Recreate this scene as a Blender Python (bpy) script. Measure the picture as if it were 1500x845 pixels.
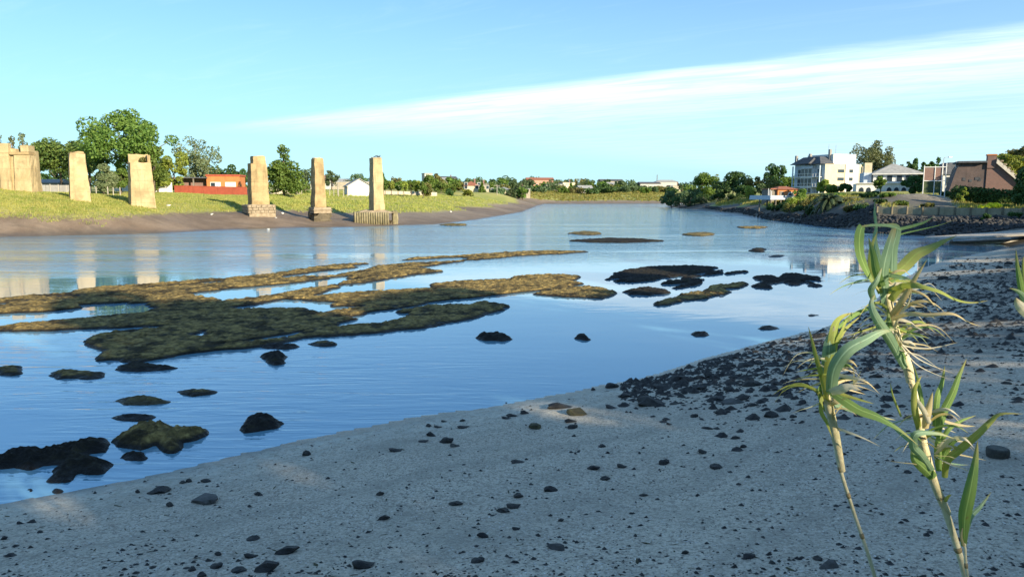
import bpy, math, random
import numpy as np
from mathutils import Vector, Matrix
from mathutils.geometry import delaunay_2d_cdt

for o in list(bpy.data.objects): bpy.data.objects.remove(o)
SC = bpy.context.scene
COL = SC.collection
R = math.radians

# ---------------------------------------------------------------- camera, sky, sun, exposure
CAM_H, FPX, PITCH = 4.0, 1083.0, math.atan(138.5 / 1083.0)
cam = bpy.data.cameras.new('camera'); camo = bpy.data.objects.new('camera', cam); COL.objects.link(camo)
camo.location = (0, 0, CAM_H); camo.rotation_euler = (math.pi / 2 - PITCH, 0, 0)
cam.sensor_width = 36.0; cam.lens = 36.0 * FPX / 1500.0; cam.clip_start = 0.05; cam.clip_end = 12000
SC.camera = camo
SUN_AZ, SUN_EL = R(42), R(18.5)          # sun stands behind the viewer, 42 degrees to the right
TO_SUN = Vector((math.sin(SUN_AZ) * math.cos(SUN_EL), -math.cos(SUN_AZ) * math.cos(SUN_EL), math.sin(SUN_EL)))
SC.view_settings.view_transform = 'Standard'; SC.view_settings.look = 'None'
SC.view_settings.exposure = 1.6; SC.view_settings.gamma = 1.0; SC.view_settings.use_curve_mapping = False
SC.cycles.use_denoising = True
SC.cycles.max_bounces = 6; SC.cycles.diffuse_bounces = 3; SC.cycles.glossy_bounces = 3
SC.cycles.transmission_bounces = 2; SC.cycles.transparent_max_bounces = 4
SC.cycles.caustics_reflective = False; SC.cycles.caustics_refractive = False

class NT:
    """small wrapper to write node trees in one line per node"""
    def __init__(s, tree): s.t = tree
    def n(s, typ, ins=None, **kw):
        nd = s.t.nodes.new(typ)
        for k, v in kw.items(): setattr(nd, k, v)
        for k, v in (ins or {}).items():
            if isinstance(v, bpy.types.NodeSocket): s.t.links.new(v, nd.inputs[k])
            else: nd.inputs[k].default_value = v
        return nd
    def math(s, op, a, b=0.0, c=0.0, clamp=False):
        return s.n('ShaderNodeMath', {0: a, 1: b, 2: c}, operation=op, use_clamp=clamp).outputs[0]
    def vmath(s, op, a, b=(0, 0, 0)):
        nd = s.n('ShaderNodeVectorMath', {0: a, 1: b}, operation=op)
        return nd.outputs['Value'] if op in ('DOT_PRODUCT', 'LENGTH', 'DISTANCE') else nd.outputs[0]
    def noise(s, vec, scale, detail=3.0, rough=0.55, dist=0.0):
        return s.n('ShaderNodeTexNoise', {'Vector': vec, 'Scale': scale, 'Detail': detail, 'Roughness': rough, 'Distortion': dist}).outputs[0]
    def ramp(s, fac, a, b, lo=0.0, hi=1.0, smooth=True):
        return s.n('ShaderNodeMapRange', {'Value': fac, 'From Min': a, 'From Max': b, 'To Min': lo, 'To Max': hi},
                   interpolation_type='SMOOTHSTEP' if smooth else 'LINEAR').outputs[0]
    def mix(s, fac, a, b, blend='MIX'):
        nd = s.n('ShaderNodeMix', data_type='RGBA', blend_type=blend)
        for i, v in ((0, fac), (6, a), (7, b)):
            if isinstance(v, bpy.types.NodeSocket): s.t.links.new(v, nd.inputs[i])
            else: nd.inputs[i].default_value = v if i == 0 else (tuple(v) + (1,))[:4]
        return nd.outputs[2]
    def mapping(s, vec, scale=(1, 1, 1), rot=(0, 0, 0), loc=(0, 0, 0)):
        return s.n('ShaderNodeMapping', {'Vector': vec, 'Scale': scale, 'Rotation': rot, 'Location': loc}).outputs[0]
    def link(s, a, b): s.t.links.new(a, b)

W = bpy.data.worlds.new('World'); SC.world = W; W.use_nodes = True
wt = W.node_tree; wt.nodes.clear(); w = NT(wt)
sky = w.n('ShaderNodeTexSky', sky_type='NISHITA', sun_disc=False, sun_elevation=SUN_EL,
          sun_rotation=math.pi - SUN_AZ, altitude=0.0, air_density=1.15, dust_density=0.25, ozone_density=1.6)
tc = w.n('ShaderNodeTexCoord').outputs['Generated']
sep = w.n('ShaderNodeSeparateXYZ', {0: tc})
dx, dy, dz = sep.outputs
# high cloud deck: the direction is projected on a flat layer, so streaks run to the horizon as real cirrus does
inv = w.math('DIVIDE', 1.0, w.math('ADD', w.math('MAXIMUM', dz, 0.0), 0.012))
px_ = w.math('MULTIPLY', dx, inv); py_ = w.math('MULTIPLY', dy, inv)
along = w.math('SUBTRACT', w.math('MULTIPLY', px_, 0.80), w.math('MULTIPLY', py_, 0.60))
across = w.math('ADD', w.math('MULTIPLY', px_, 0.60), w.math('MULTIPLY', py_, 0.80))
cvec = w.n('ShaderNodeCombineXYZ', {0: w.math('MULTIPLY', along, 0.22), 1: across, 2: 0.3}).outputs[0]
n1 = w.noise(cvec, 0.9, 6, 0.6, 0.6)
n2 = w.noise(cvec, 2.9, 7, 0.68, 0.8)
dist = w.math('ADD', across, w.math('MULTIPLY', w.math('SUBTRACT', n1, 0.5), 1.7))
edge = w.ramp(dist, 5.1, 5.8)
fade = w.ramp(across, 5.6, 9.0, 1.0, 0.34)
body = w.math('MULTIPLY', w.math('MULTIPLY', edge, fade), w.ramp(n2, 0.3, 0.62, 0.5, 1.0))
wisp = w.math('MULTIPLY', w.ramp(n2, 0.48, 0.74), w.ramp(dz, 0.06, 0.16, 0.0, 0.08))
wleft = w.ramp(along, -10.2, -5.6, 0.04, 1.0)
cl = w.math('MAXIMUM', w.math('MULTIPLY', body, wleft), wisp, clamp=True)
haz = w.ramp(dz, 0.0, 0.34, 0.62, 0.21)          # veil thicker at the horizon; its overhead part is added to fill shaded ground
skyc = w.mix(1.0, sky.outputs[0], (0.19, 0.44, 0.72), 'MULTIPLY')
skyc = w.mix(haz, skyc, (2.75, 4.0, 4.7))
skyc = w.mix(w.math('MULTIPLY', cl, 0.9), skyc, (4.1, 5.0, 5.4))
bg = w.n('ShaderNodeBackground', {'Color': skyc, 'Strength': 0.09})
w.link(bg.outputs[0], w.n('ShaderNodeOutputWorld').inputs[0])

sun = bpy.data.lights.new('sun', 'SUN'); sun.energy = 3.2; sun.angle = R(0.53); sun.color = (1.0, 0.86, 0.62)
suno = bpy.data.objects.new('sun', sun); COL.objects.link(suno); suno.location = (40, -60, 60)
suno.rotation_euler = TO_SUN.to_track_quat('Z', 'Y').to_euler()

# ---------------------------------------------------------------- helpers
def ray(px, py):
    u, v = (px - 750.0) / FPX, (422.5 - py) / FPX
    c, s = math.cos(PITCH), math.sin(PITCH)
    return u, c + v * s, -s + v * c
def at(px, py, Y):                       # the point of the place seen at a photo position, Y metres away
    d = ray(px, py); t = Y / d[1]
    return Vector((d[0] * t, Y, CAM_H + d[2] * t))
def on(px, py, z=0.0):                   # the point at height z seen at a photo position
    d = ray(px, py); t = (z - CAM_H) / d[2]
    return Vector((d[0] * t, d[1] * t, z))

def tag(o, label=None, cat=None, group=None, kind=None):
    if label: o['label'] = label
    if cat: o['category'] = cat
    if group: o['group'] = group
    if kind: o['kind'] = kind
    return o
def empty(name, loc=(0, 0, 0), rz=0.0):
    o = bpy.data.objects.new(name, None); COL.objects.link(o)
    o.location = loc; o.rotation_euler = (0, 0, rz); o.empty_display_size = 0.2
    return o
def npmesh(name, V, F, mat=None, smooth=False):
    """mesh from arrays; F is an (n,3) or (n,4) array"""
    me = bpy.data.meshes.new(name); V = np.asarray(V, np.float32); F = np.asarray(F, np.int32)
    me.vertices.add(len(V)); me.vertices.foreach_set('co', V.ravel())
    k = F.shape[1]; me.loops.add(F.size); me.loops.foreach_set('vertex_index', F.ravel())
    me.polygons.add(len(F)); me.polygons.foreach_set('loop_start', np.arange(0, F.size, k, dtype=np.int32))
    me.polygons.foreach_set('loop_total', np.full(len(F), k, np.int32))
    if smooth: me.polygons.foreach_set('use_smooth', np.ones(len(F), bool))
    me.update(calc_edges=True); me.validate()
    if mat: me.materials.append(mat)
    return me
def obj(name, me, parent=None, loc=None, rz=None):
    o = bpy.data.objects.new(name, me); COL.objects.link(o)
    if parent: o.parent = parent
    if loc is not None: o.location = loc
    if rz is not None: o.rotation_euler = (0, 0, rz)
    return o
class MB:
    def __init__(s): s.V = []; s.F = []
    def add(s, V, F):
        n = len(s.V); s.V += [tuple(v) for v in V]; s.F += [tuple(i + n for i in f) for f in F]; return s
    def box(s, x0, x1, y0, y1, z0, z1):
        return s.add([(x0, y0, z0), (x1, y0, z0), (x1, y1, z0), (x0, y1, z0), (x0, y0, z1), (x1, y0, z1), (x1, y1, z1), (x0, y1, z1)],
                     [(0, 3, 2, 1), (4, 5, 6, 7), (0, 1, 5, 4), (1, 2, 6, 5), (2, 3, 7, 6), (3, 0, 4, 7)])
    def prism(s, pts, y0, y1):           # outline in x,z extruded along y
        n = len(pts)
        V = [(x, y0, z) for x, z in pts] + [(x, y1, z) for x, z in pts]
        F = [tuple(range(n)), tuple(range(2 * n - 1, n - 1, -1))] + [(i + n, (i + 1) % n + n, (i + 1) % n, i) for i in range(n)]
        return s.add(V, F)
    def tube(s, path, radii, n=7, cap=True):
        path = [Vector(p) for p in path]; V = []; F = []; m = len(path)
        for i, p in enumerate(path):
            d = (path[min(i + 1, m - 1)] - path[max(i - 1, 0)]).normalized()
            a = d.cross(Vector((0.31, 0.95, 0.05))); a = a.normalized() if a.length > 1e-4 else Vector((1, 0, 0)); b = d.cross(a)
            r = radii[i] if hasattr(radii, '__len__') else radii
            for k in range(n):
                t = 2 * math.pi * k / n; V.append(p + (a * math.cos(t) + b * math.sin(t)) * r)
        for i in range(m - 1):
            for k in range(n):
                F.append((i * n + k, i * n + (k + 1) % n, (i + 1) * n + (k + 1) % n, (i + 1) * n + k))
        if cap: F += [tuple(range(n - 1, -1, -1)), tuple(range((m - 1) * n, m * n))]
        return s.add(V, F)
    def mesh(s, name, mat=None, smooth=False):
        me = bpy.data.meshes.new(name); me.from_pydata(s.V, [], s.F); me.update()
        if smooth:
            for p in me.polygons: p.use_smooth = True
        if mat: me.materials.append(mat)
        return me
    def build(s, name, mat, parent=None, smooth=False, loc=None, rz=None):
        return obj(name, s.mesh(name, mat, smooth), parent, loc, rz)
def bevel(o, w=0.03, seg=1):
    m = o.modifiers.new('bevel', 'BEVEL'); m.width = w; m.segments = seg; m.limit_method = 'ANGLE'; return o

def _h(ix, iy, seed):
    n = (ix.astype(np.int64) * 374761393 + iy.astype(np.int64) * 668265263 + seed * 974634777) & 0xffffffff
    n = ((n ^ (n >> 13)) * 1274126177) & 0xffffffff
    return ((n ^ (n >> 16)) & 0xffffff) / float(0xffffff)
def vnoise(x, y, seed=0):
    x = np.asarray(x, float); y = np.asarray(y, float)
    ix, iy = np.floor(x), np.floor(y); fx, fy = x - ix, y - iy
    fx = fx * fx * (3 - 2 * fx); fy = fy * fy * (3 - 2 * fy)
    a, b, c, d = _h(ix, iy, seed), _h(ix + 1, iy, seed), _h(ix, iy + 1, seed), _h(ix + 1, iy + 1, seed)
    return (a + (b - a) * fx) * (1 - fy) + (c + (d - c) * fx) * fy
def fbm(x, y, seed=0, octs=4, gain=0.5):
    t = 0; a = 1; n = 0
    for i in range(octs):
        t = t + a * vnoise(np.asarray(x) * 2 ** i + 17 * i, np.asarray(y) * 2 ** i - 9 * i, seed + i); n += a; a *= gain
    return t / n * 2 - 1
def worley(x, y, seed=0):                # distance to the nearest scattered point, 0..~1
    x = np.asarray(x, float); y = np.asarray(y, float); ix, iy = np.floor(x), np.floor(y); best = np.full(x.shape, 9.0)
    for i in (-1, 0, 1):
        for j in (-1, 0, 1):
            qx = ix + i + _h(ix + i, iy + j, seed); qy = iy + j + _h(ix + i, iy + j, seed + 77)
            best = np.minimum(best, (qx - x) ** 2 + (qy - y) ** 2)
    return np.sqrt(best)
def polysdf(x, y, P):                    # signed distance, positive inside
    P = np.asarray(P, float); d = np.full(x.shape, 1e18); ins = np.zeros(x.shape, bool)
    for (ax, ay), (bx, by) in zip(P, np.roll(P, -1, 0)):
        ex, ey = bx - ax, by - ay; L = ex * ex + ey * ey + 1e-12
        t = np.clip(((x - ax) * ex + (y - ay) * ey) / L, 0, 1)
        d = np.minimum(d, (x - ax - t * ex) ** 2 + (y - ay - t * ey) ** 2)
        c = ((ay > y) != (by > y)); xi = ax + (y - ay) * ex / (ey if abs(ey) > 1e-12 else 1e-12)
        ins ^= c & (x < xi)
    return np.where(ins, 1, -1) * np.sqrt(d)

# ---------------------------------------------------------------- materials
MATS = {}
def newmat(name):
    m = bpy.data.materials.new(name); m.use_nodes = True; MATS[name] = m
    t = NT(m.node_tree); b = m.node_tree.nodes['Principled BSDF']
    pos = t.n('ShaderNodeNewGeometry').outputs['Position']
    return m, t, b, pos
def bump(t, b, h, strength=0.5, dist=0.05):
    t.link(t.n('ShaderNodeBump', {'Height': h, 'Strength': strength, 'Distance': dist}).outputs[0], b.inputs['Normal'])
def plain(name, c1, c2=None, scale=2.0, rough=0.85, bmp=0.3, bdist=0.03, streak=0.0, spec=0.3, fine=9.0, stain=None):
    """weathered surface: two tones by noise, optional vertical streaks and stains"""
    m, t, b, pos = newmat(name); c2 = c2 or tuple(v * 0.7 for v in c1)
    n = t.noise(pos, scale, 5, 0.6); col = t.mix(t.ramp(n, 0.3, 0.7), c1, c2)
    if streak:
        sv = t.mapping(pos, (2.2, 2.2, 0.22)); s = t.ramp(t.noise(sv, 1.6, 4, 0.6), 0.48, 0.72)
        col = t.mix(t.math('MULTIPLY', s, streak), col, stain or tuple(v * 0.35 for v in c1))
    f = t.noise(pos, scale * fine, 4, 0.65)
    col = t.mix(0.35, col, t.n('ShaderNodeCombineColor', {0: f, 1: f, 2: f}).outputs[0], 'OVERLAY')
    t.link(col, b.inputs['Base Color']); b.inputs['Roughness'].default_value = rough; b.inputs['Specular IOR Level'].default_value = spec
    if bmp: bump(t, b, f, bmp, bdist)
    return m
def leafmat(name, c1, c2, c3, trans=0.35):
    m, t, b, pos = newmat(name)
    g = t.n('ShaderNodeNewGeometry'); oi = t.n('ShaderNodeObjectInfo')
    rnd = g.outputs['Random Per Island']; n = t.noise(pos, 0.55, 3, 0.6)
    col = t.mix(t.ramp(n, 0.35, 0.65), c1, c2); col = t.mix(t.ramp(rnd, 0.45, 1.0, 0, 0.8), col, c3)
    hs = t.n('ShaderNodeHueSaturation', {'Hue': t.math('ADD', 0.485, t.math('MULTIPLY', oi.outputs['Random'], 0.03)),
                                         'Value': t.math('ADD', 0.8, t.math('MULTIPLY', oi.outputs['Random'], 0.4)), 'Color': col})
    col = hs.outputs[0]
    t.link(col, b.inputs['Base Color']); b.inputs['Roughness'].default_value = 0.6; b.inputs['Specular IOR Level'].default_value = 0.25
    tr = t.n('ShaderNodeBsdfTranslucent', {'Color': t.mix(1.0, col, (1.25, 1.2, 0.6), 'MULTIPLY')})
    mx = t.n('ShaderNodeMixShader', {0: trans}); t.link(b.outputs[0], mx.inputs[1]); t.link(tr.outputs[0], mx.inputs[2])
    t.link(mx.outputs[0], m.node_tree.nodes['Material Output'].inputs[0]); return m
# ---------------------------------------------------------------- terrain
# control points: x, y, z, grass, mud, dark stony soil
CP = []
def cp(p, z=None, g=0.0, m=0.0, k=0.0):
    CP.append((p[0], p[1], p[2] if z is None else z, g, m, k))
near_px = [(0, 735), (110, 717), (210, 699), (330, 669), (450, 641), (600, 612), (740, 591), (870, 567), (960, 549), (1030, 525),
           (1130, 497), (1200, 482), (1262, 456), (1310, 415), (1350, 392), (1400, 377), (1450, 369)]
right_px = [(1480, 362), (1440, 352), (1400, 347), (1335, 345), (1260, 338), (1200, 331), (1130, 322), (1060, 312.5), (1005, 306), (972, 303)]
far_px = [(970, 298.4), (900, 298.4), (800, 298.8), (790, 301), (765, 311), (700, 322), (640, 329), (580, 330.5), (510, 333), (450, 333.5), (350, 336),
          (250, 341), (100, 345), (0, 347)]
nearW = [(-160, -40), (-80, -8), (-40, 2), (-18, 7.2)] + [tuple(on(*p)[:2]) for p in near_px]
rightW = [tuple(on(*p)[:2]) for p in right_px] + [(75, 262), (130, 262), (260, 230), (600, 190), (1500, 60)]
farW = [(1500, 260), (600, 300), (260, 330), (120, 318)] + [tuple(on(*p)[:2]) for p in far_px] + [(-66, 57), (-110, 42), (-260, 20)]
WATER = nearW + rightW + farW
def resample(P, closed=True):
    out = []
    for (a, b), (c, d) in zip(P, P[1:] + (P[:1] if closed else [])):
        L = math.hypot(c - a, d - b); r = max(4.0, min(math.hypot(a, b), math.hypot(c, d))); n = max(1, int(L / (r * 0.035)))
        out += [(a + (c - a) * i / n, b + (d - b) * i / n) for i in range(n)]
    return out
for x, y in resample(nearW, False): cp((x, y, 0.0))
for x, y in resample(rightW, False): cp((x, y, 0.0), k=0.8)
for x, y in resample(farW, False): cp((x, y, 0.0), m=1.0, g=0.0)
# beach and the bank the viewer stands on
for x, y, z in [(-40, -1, 1.0), (-20, 3.5, 0.8), (-9, 4.5, 0.7), (-4, 5, 0.85), (0, 5.2, 0.85), (4, 5.6, 0.95), (7, 7, 1.0), (-2, 7.5, 0.45), (2, 8.2, 0.5), (-5, 8.0, 0.3),
                (5, 9, 0.75), (8, 11, 0.95), (4, 12, 0.4), (7.5, 15, 0.6), (11, 15, 1.0), (15, 20, 1.1), (11, 20, 0.6), (14, 25, 0.55), (19, 25, 1.0), (21, 31, 0.7), (17.5, 31, 0.45),
                (25, 36, 0.5), (29, 42, 0.35), (34, 50, 0.4), (42, 57, 0.9), (30, 38, 1.0), (40, 50, 1.1), (46, 60, 1.5)]:
    cp((x, y, z), k=0.5 if y > 24 else 0.45 if y > 13 and x > 6 else 0.0)
for x, y, z in [(0, 0, 2.35), (-3, 0.5, 2.3), (2, 1.0, 2.3), (4, 2, 2.3), (8, 3.2, 2.4), (12, 7, 2.4), (17, 13, 2.4), (24, 22, 2.5), (30, 30, 2.6), (-8, -2, 2.3), (-20, -6, 2.4), (-60, -22, 2.6),
                (40, 42, 2.6), (52, 55, 2.8), (0, -10, 3.0), (6, -20, 6.5), (25, -6, 4.5), (34, -12, 7.5), (-25, -22, 5), (-14, -32, 8), (-26, -34, 7), (10, -34, 9), (40, -30, 9), (50, 12, 4.5), (-60, -60, 9), (80, 20, 6), (70, 60, 4.5), (64, 40, 5)]:
    cp((x, y, z), g=0.9, k=0.2)
# left bank: mud edge, grass slope, field
for px, py, z, g, m in [(-120, 318, 1.9, .5, 1), (0, 316.5, 1.86, .5, 1), (75, 316.5, 1.85, .5, 1), (150, 316, 1.83, .5, 1), (200, 315, 1.8, .5, 1), (250, 313, 1.78, .5, 1), (300, 312, 1.75, .5, 1), (340, 311, 1.75, .5, 1),
                        (377, 311.5, 1.72, .3, 1), (430, 309.5, 1.55, .5, 1), (465, 319, .95, 0, 1), (440, 318, 1.0, 0, 1), (500, 308, 1.4, .5, 1), (550, 327, .16, 0, 1), (590, 307, 1.35, .5, 1), (640, 305, 1.4, .5, 1), (670, 304, 1.3, .5, 1),
                        (700, 302.5, 1.15, .5, 1), (730, 301, .95, .5, 1), (760, 299.8, .7, .5, 1), (785, 298.3, .5, .6, 1)]:
    cp(on(px, py, z), z, g, m)
for px, Y, z in [(-120, 80, 4.7), (0, 79, 4.6), (30, 79.5, 4.5), (60, 80, 4.0), (90, 81, 3.6), (117, 82.5, 3.45), (160, 84, 3.2), (207, 85.5, 3.0), (260, 90, 2.9), (330, 97, 2.75), (300, 103, 3.1), (400, 106, 2.7), (450, 110, 2.6), (520, 118, 2.5),
                 (590, 122, 2.35), (640, 132, 2.3), (690, 160, 2.2), (-120, 120, 4.4), (0, 120, 4.3), (100, 112, 4.1), (200, 115, 4.0), (300, 120, 3.75), (400, 128, 3.6), (500, 140, 3.5), (600, 150, 3.3), (660, 170, 3.1), (720, 195, 2.8), (0, 160, 4.8), (150, 160, 4.6),
                 (300, 160, 4.4), (450, 170, 4.3), (560, 180, 4.3), (650, 210, 4.4), (730, 240, 4.2), (-200, 240, 5.5), (150, 250, 5.4), (400, 240, 5.4), (540, 250, 5.5), (650, 280, 5.6), (740, 300, 4.8), (775, 330, 4.0),
                 (150, 420, 8), (450, 400, 9), (600, 400, 9), (700, 420, 9), (800, 440, 9), (900, 450, 8.5), (980, 460, 8.2),
                 (830, 318, 2.2), (900, 322, 2.6), (965, 318, 2.2), (830, 350, 4.4), (900, 356, 5.0), (970, 356, 4.4), (830, 400, 7.0), (900, 410, 7.2), (975, 410, 6.6), (1060, 420, 6), (1300, 420, 7)]:
    p = at(px, 284, Y); cp((p.x, Y, z), g=1.0, m=0.6)
# right bank: rocky toe, slope, terrace of houses
for px, Y, z, g, k in [(1285, 81, 1.3, 0, 1), (1330, 79, 1.35, 0, 1), (1400, 76, 1.4, 0, 1), (1470, 74, 1.5, 0, 1), (1540, 72, 1.6, 0, 1), (1245, 88, 1.4, 0, 1), (1200, 102, 1.4, 0, 1), (1165, 112, 1.3, 0, 1), (1130, 124, 1.3, 0, 1), (1095, 140, 1.2, .1, 1), (1060, 165, .9, .2, .8), (1015, 208, .8, .3, .6), (990, 226, .6, .3, .5),
                       (1285, 85, 2.6, .6, .8), (1330, 82, 2.3, .5, .8), (1400, 79, 2.2, .5, .8), (1470, 77, 2.2, .6, .6), (1540, 75, 2.4, .8, .5),
                       (1250, 98, 3.6, .7, .6), (1200, 112, 3.4, .7, .5), (1160, 124, 2.6, .7, .5), (1130, 134, 2.4, .8, .4), (1095, 152, 2.2, .9, .3), (1060, 180, 1.9, 1, .2), (1025, 216, 1.6, 1, .2),
                       (1330, 96, 4.1, .2, .5), (1348, 97, 4.1, .2, .5), (1300, 94, 3.4, .4, .6), (1380, 93, 3.1, .4, .5), (1440, 90, 2.4, .7, .3), (1500, 88, 2.4, .9, .2),
                       (1250, 125, 4.4, .9, .1), (1330, 120, 4.4, .9, .1), (1420, 108, 3.2, .9, .1), (1500, 105, 3.2, .9, .1), (1200, 145, 4.2, .9, .1), (1140, 160, 3.6, .9, .1), (1080, 195, 3.0, 1, .1), (1060, 215, 3.0, 1, .1), (1150, 215, 4.5, 1, 0), (1300, 200, 6, 1, 0), (1500, 160, 6, 1, 0), (1700, 100, 5, 1, 0), (1120, 240, 2, 1, 0)]:
    p = at(px, 284, Y); cp((p.x, Y, z), g=g, k=k)
for x, y, z in [(-4500, -4500, 6), (4500, -4500, 6), (4500, 4500, 12), (-4500, 4500, 12), (0, 4500, 12), (-900, 900, 8), (-300, 900, 8), (300, 900, 8), (900, 900, 8), (-900, 200, 9), (900, 500, 11), (-500, -400, 6), (500, -300, 7), (300, 60, 6)]:
    cp((x, y, z), g=1.0, m=0.5)
A = np.array(CP); keep = []
for i in range(len(A)):
    r = math.hypot(A[i, 0], A[i, 1])
    if not keep or np.min(np.hypot(A[keep, 0] - A[i, 0], A[keep, 1] - A[i, 1])) > 0.004 * r + 0.05: keep.append(i)
A = A[keep]
_v, _e, TRI, _ov, _oe, _of = delaunay_2d_cdt([Vector((p[0], p[1])) for p in A], [], [], 0, 1e-4)
TV = np.array([(v.x, v.y) for v in _v]); TI = np.array([o[0] if len(o) else -1 for o in _ov])
def tin(x, y):
    out = np.zeros(x.shape + (4,)); out[..., 0] = 6
    for a, b, c in TRI:
        ia, ib, ic = TI[a], TI[b], TI[c]
        if min(ia, ib, ic) < 0: continue
        p, q, r = TV[a], TV[b], TV[c]
        m = (x >= min(p[0], q[0], r[0])) & (x <= max(p[0], q[0], r[0])) & (y >= min(p[1], q[1], r[1])) & (y <= max(p[1], q[1], r[1]))
        if not m.any(): continue
        xx, yy = x[m], y[m]; D = (q[1] - r[1]) * (p[0] - r[0]) + (r[0] - q[0]) * (p[1] - r[1])
        if abs(D) < 1e-12: continue
        l1 = ((q[1] - r[1]) * (xx - r[0]) + (r[0] - q[0]) * (yy - r[1])) / D; l2 = ((r[1] - p[1]) * (xx - r[0]) + (p[0] - r[0]) * (yy - r[1])) / D; l3 = 1 - l1 - l2
        ok = (l1 > -1e-9) & (l2 > -1e-9) & (l3 > -1e-9)
        val = l1[:, None] * A[ia, 2:] + l2[:, None] * A[ib, 2:] + l3[:, None] * A[ic, 2:]
        t = out[m]; t[ok] = val[ok]; out[m] = t
    return out
th = np.radians(np.concatenate([np.linspace(-180, -42, 56)[:-1], np.linspace(-42, 42, 560), np.linspace(42, 180, 56)[1:]]))
rr = np.concatenate([np.geomspace(0.4, 5.5, 26)[:-1], np.geomspace(5.5, 420, 430)[:-1], np.geomspace(420, 4400, 50)])
TH, RR = np.meshgrid(th, rr); GX, GY = np.sin(TH) * RR, np.cos(TH) * RR
T = tin(GX.ravel(), GY.ravel()).reshape(GX.shape + (4,))
Z = T[..., 0].copy(); WS = polysdf(GX.ravel(), GY.ravel(), resample(WATER)).reshape(GX.shape)
for it in range(3):                       # soften the creases of the plan survey, keep the waterline
    S = Z.copy(); S[1:-1, 1:-1] = (Z[1:-1, 1:-1] * 2 + Z[:-2, 1:-1] + Z[2:, 1:-1] + Z[1:-1, :-2] + Z[1:-1, 2:]) / 6
    Z = np.where(np.abs(WS) > 0.01 * RR, S, Z)
edge_w = np.clip(-WS / (1.0 + 0.02 * RR), 0, 1)
Z += edge_w * (0.035 * fbm(GX * 0.9, GY * 0.9, 3) + 0.02 * fbm(GX * 3.1, GY * 3.1, 5))
grs = np.clip(T[..., 1], 0, 1)
Z += edge_w * grs * (0.16 * fbm(GX * 0.45, GY * 0.45, 9) + 0.3 * fbm(GX * 0.05, GY * 0.05, 11))
wob = 0.25 * fbm(GX * 0.5, GY * 0.5, 31) * np.clip(RR / 20, 0.5, 3)
Z = np.where(WS > 0, -np.clip(0.02 + 0.05 * WS, 0, 1.2), Z)
Z = np.where(WS <= 0, np.maximum(Z, np.clip(-WS * 0.03, 0, 0.05)), Z)
Z += np.clip(1 - np.abs(WS) / (0.6 + 0.006 * RR), 0, 1) * 0.035 * fbm(GX * 1.3, GY * 1.3, 41)
def hz(x, y):
    r = math.hypot(x, y); t = math.atan2(x, y)
    i = int(np.clip(np.searchsorted(rr, r) - 1, 0, len(rr) - 2)); j = int(np.clip(np.searchsorted(th, t) - 1, 0, len(th) - 2))
    a = min(1, max(0, (r - rr[i]) / (rr[i + 1] - rr[i]))); b = min(1, max(0, (t - th[j]) / (th[j + 1] - th[j])))
    return float((Z[i, j] * (1 - b) + Z[i, j + 1] * b) * (1 - a) + (Z[i + 1, j] * (1 - b) + Z[i + 1, j + 1] * b) * a)
def hattr(x, y, c):
    r = math.hypot(x, y); t = math.atan2(x, y)
    i = int(np.clip(np.searchsorted(rr, r), 0, len(rr) - 1)); j = int(np.clip(np.searchsorted(th, t), 0, len(th) - 1)); return float(T[i, j, c])
def gnd(px, Y):                          # the ground point at distance Y under a photo column
    p = at(px, 284, Y); return Vector((p.x, Y, hz(p.x, Y)))
nr, nt = GX.shape
idx = np.arange(nr * nt).reshape(nr, nt)
Fq = np.stack([idx[:-1, :-1], idx[:-1, 1:], idx[1:, 1:], idx[1:, :-1]], -1).reshape(-1, 4)
close = np.stack([idx[:-1, -1], idx[:-1, 0], idx[1:, 0], idx[1:, -1]], -1).reshape(-1, 4)

m, t, b, pos = newmat('ground')
av = t.n('ShaderNodeAttribute', attribute_name='zone').outputs['Color']
sg = t.n('ShaderNodeSeparateColor', {0: av}); ag, am, ak = sg.outputs
aw = t.n('ShaderNodeAttribute', attribute_name='shore').outputs['Fac']
nb = t.noise(pos, 0.35, 4, 0.6); nm = t.noise(pos, 3.0, 5, 0.65); nf = t.noise(pos, 34.0, 4, 0.75)
sand = t.mix(t.ramp(nb, 0.3, 0.7), (0.60, 0.53, 0.41), (0.50, 0.45, 0.36))
sand = t.mix(t.ramp(nm, 0.5, 0.72, 0, 0.4), sand, (0.36, 0.3, 0.225))
sand = t.mix(t.ramp(t.noise(pos, 16.0, 5, 0.75), 0.46, 0.6, 0, 0.7), sand, (0.24, 0.205, 0.16))
sand = t.mix(t.ramp(nf, 0.51, 0.62, 0, 0.6), sand, (0.16, 0.145, 0.12))
sand = t.mix(t.ramp(nf, 0.37, 0.47, 0.45, 0), sand, (0.78, 0.7, 0.58))
vor = t.n('ShaderNodeTexVoronoi', {'Vector': pos, 'Scale': 24.0, 'Randomness': 1.0})
fleck = t.math('MULTIPLY', t.ramp(vor.outputs['Distance'], 0.16, 0.3, 1, 0), t.ramp(t.n('ShaderNodeSeparateColor', {0: vor.outputs['Color']}).outputs[0], 0.72, 0.76))
vor2 = t.n('ShaderNodeTexVoronoi', {'Vector': pos, 'Scale': 17.0, 'Randomness': 1.0})
grit = t.math('MULTIPLY', t.ramp(vor2.outputs['Distance'], 0.15, 0.3, 1, 0), t.ramp(t.n('ShaderNodeSeparateColor', {0: vor2.outputs['Color']}).outputs[1], 0.6, 0.64))
patch = t.ramp(t.noise(pos, 0.8, 3), 0.35, 0.65, 0.35, 1.0)
sand = t.mix(t.math('MULTIPLY', grit, t.math('MULTIPLY', patch, 0.8)), sand, (0.07, 0.07, 0.07))
sand = t.mix(t.math('MULTIPLY', fleck, patch), sand, (0.8, 0.78, 0.73))
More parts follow.
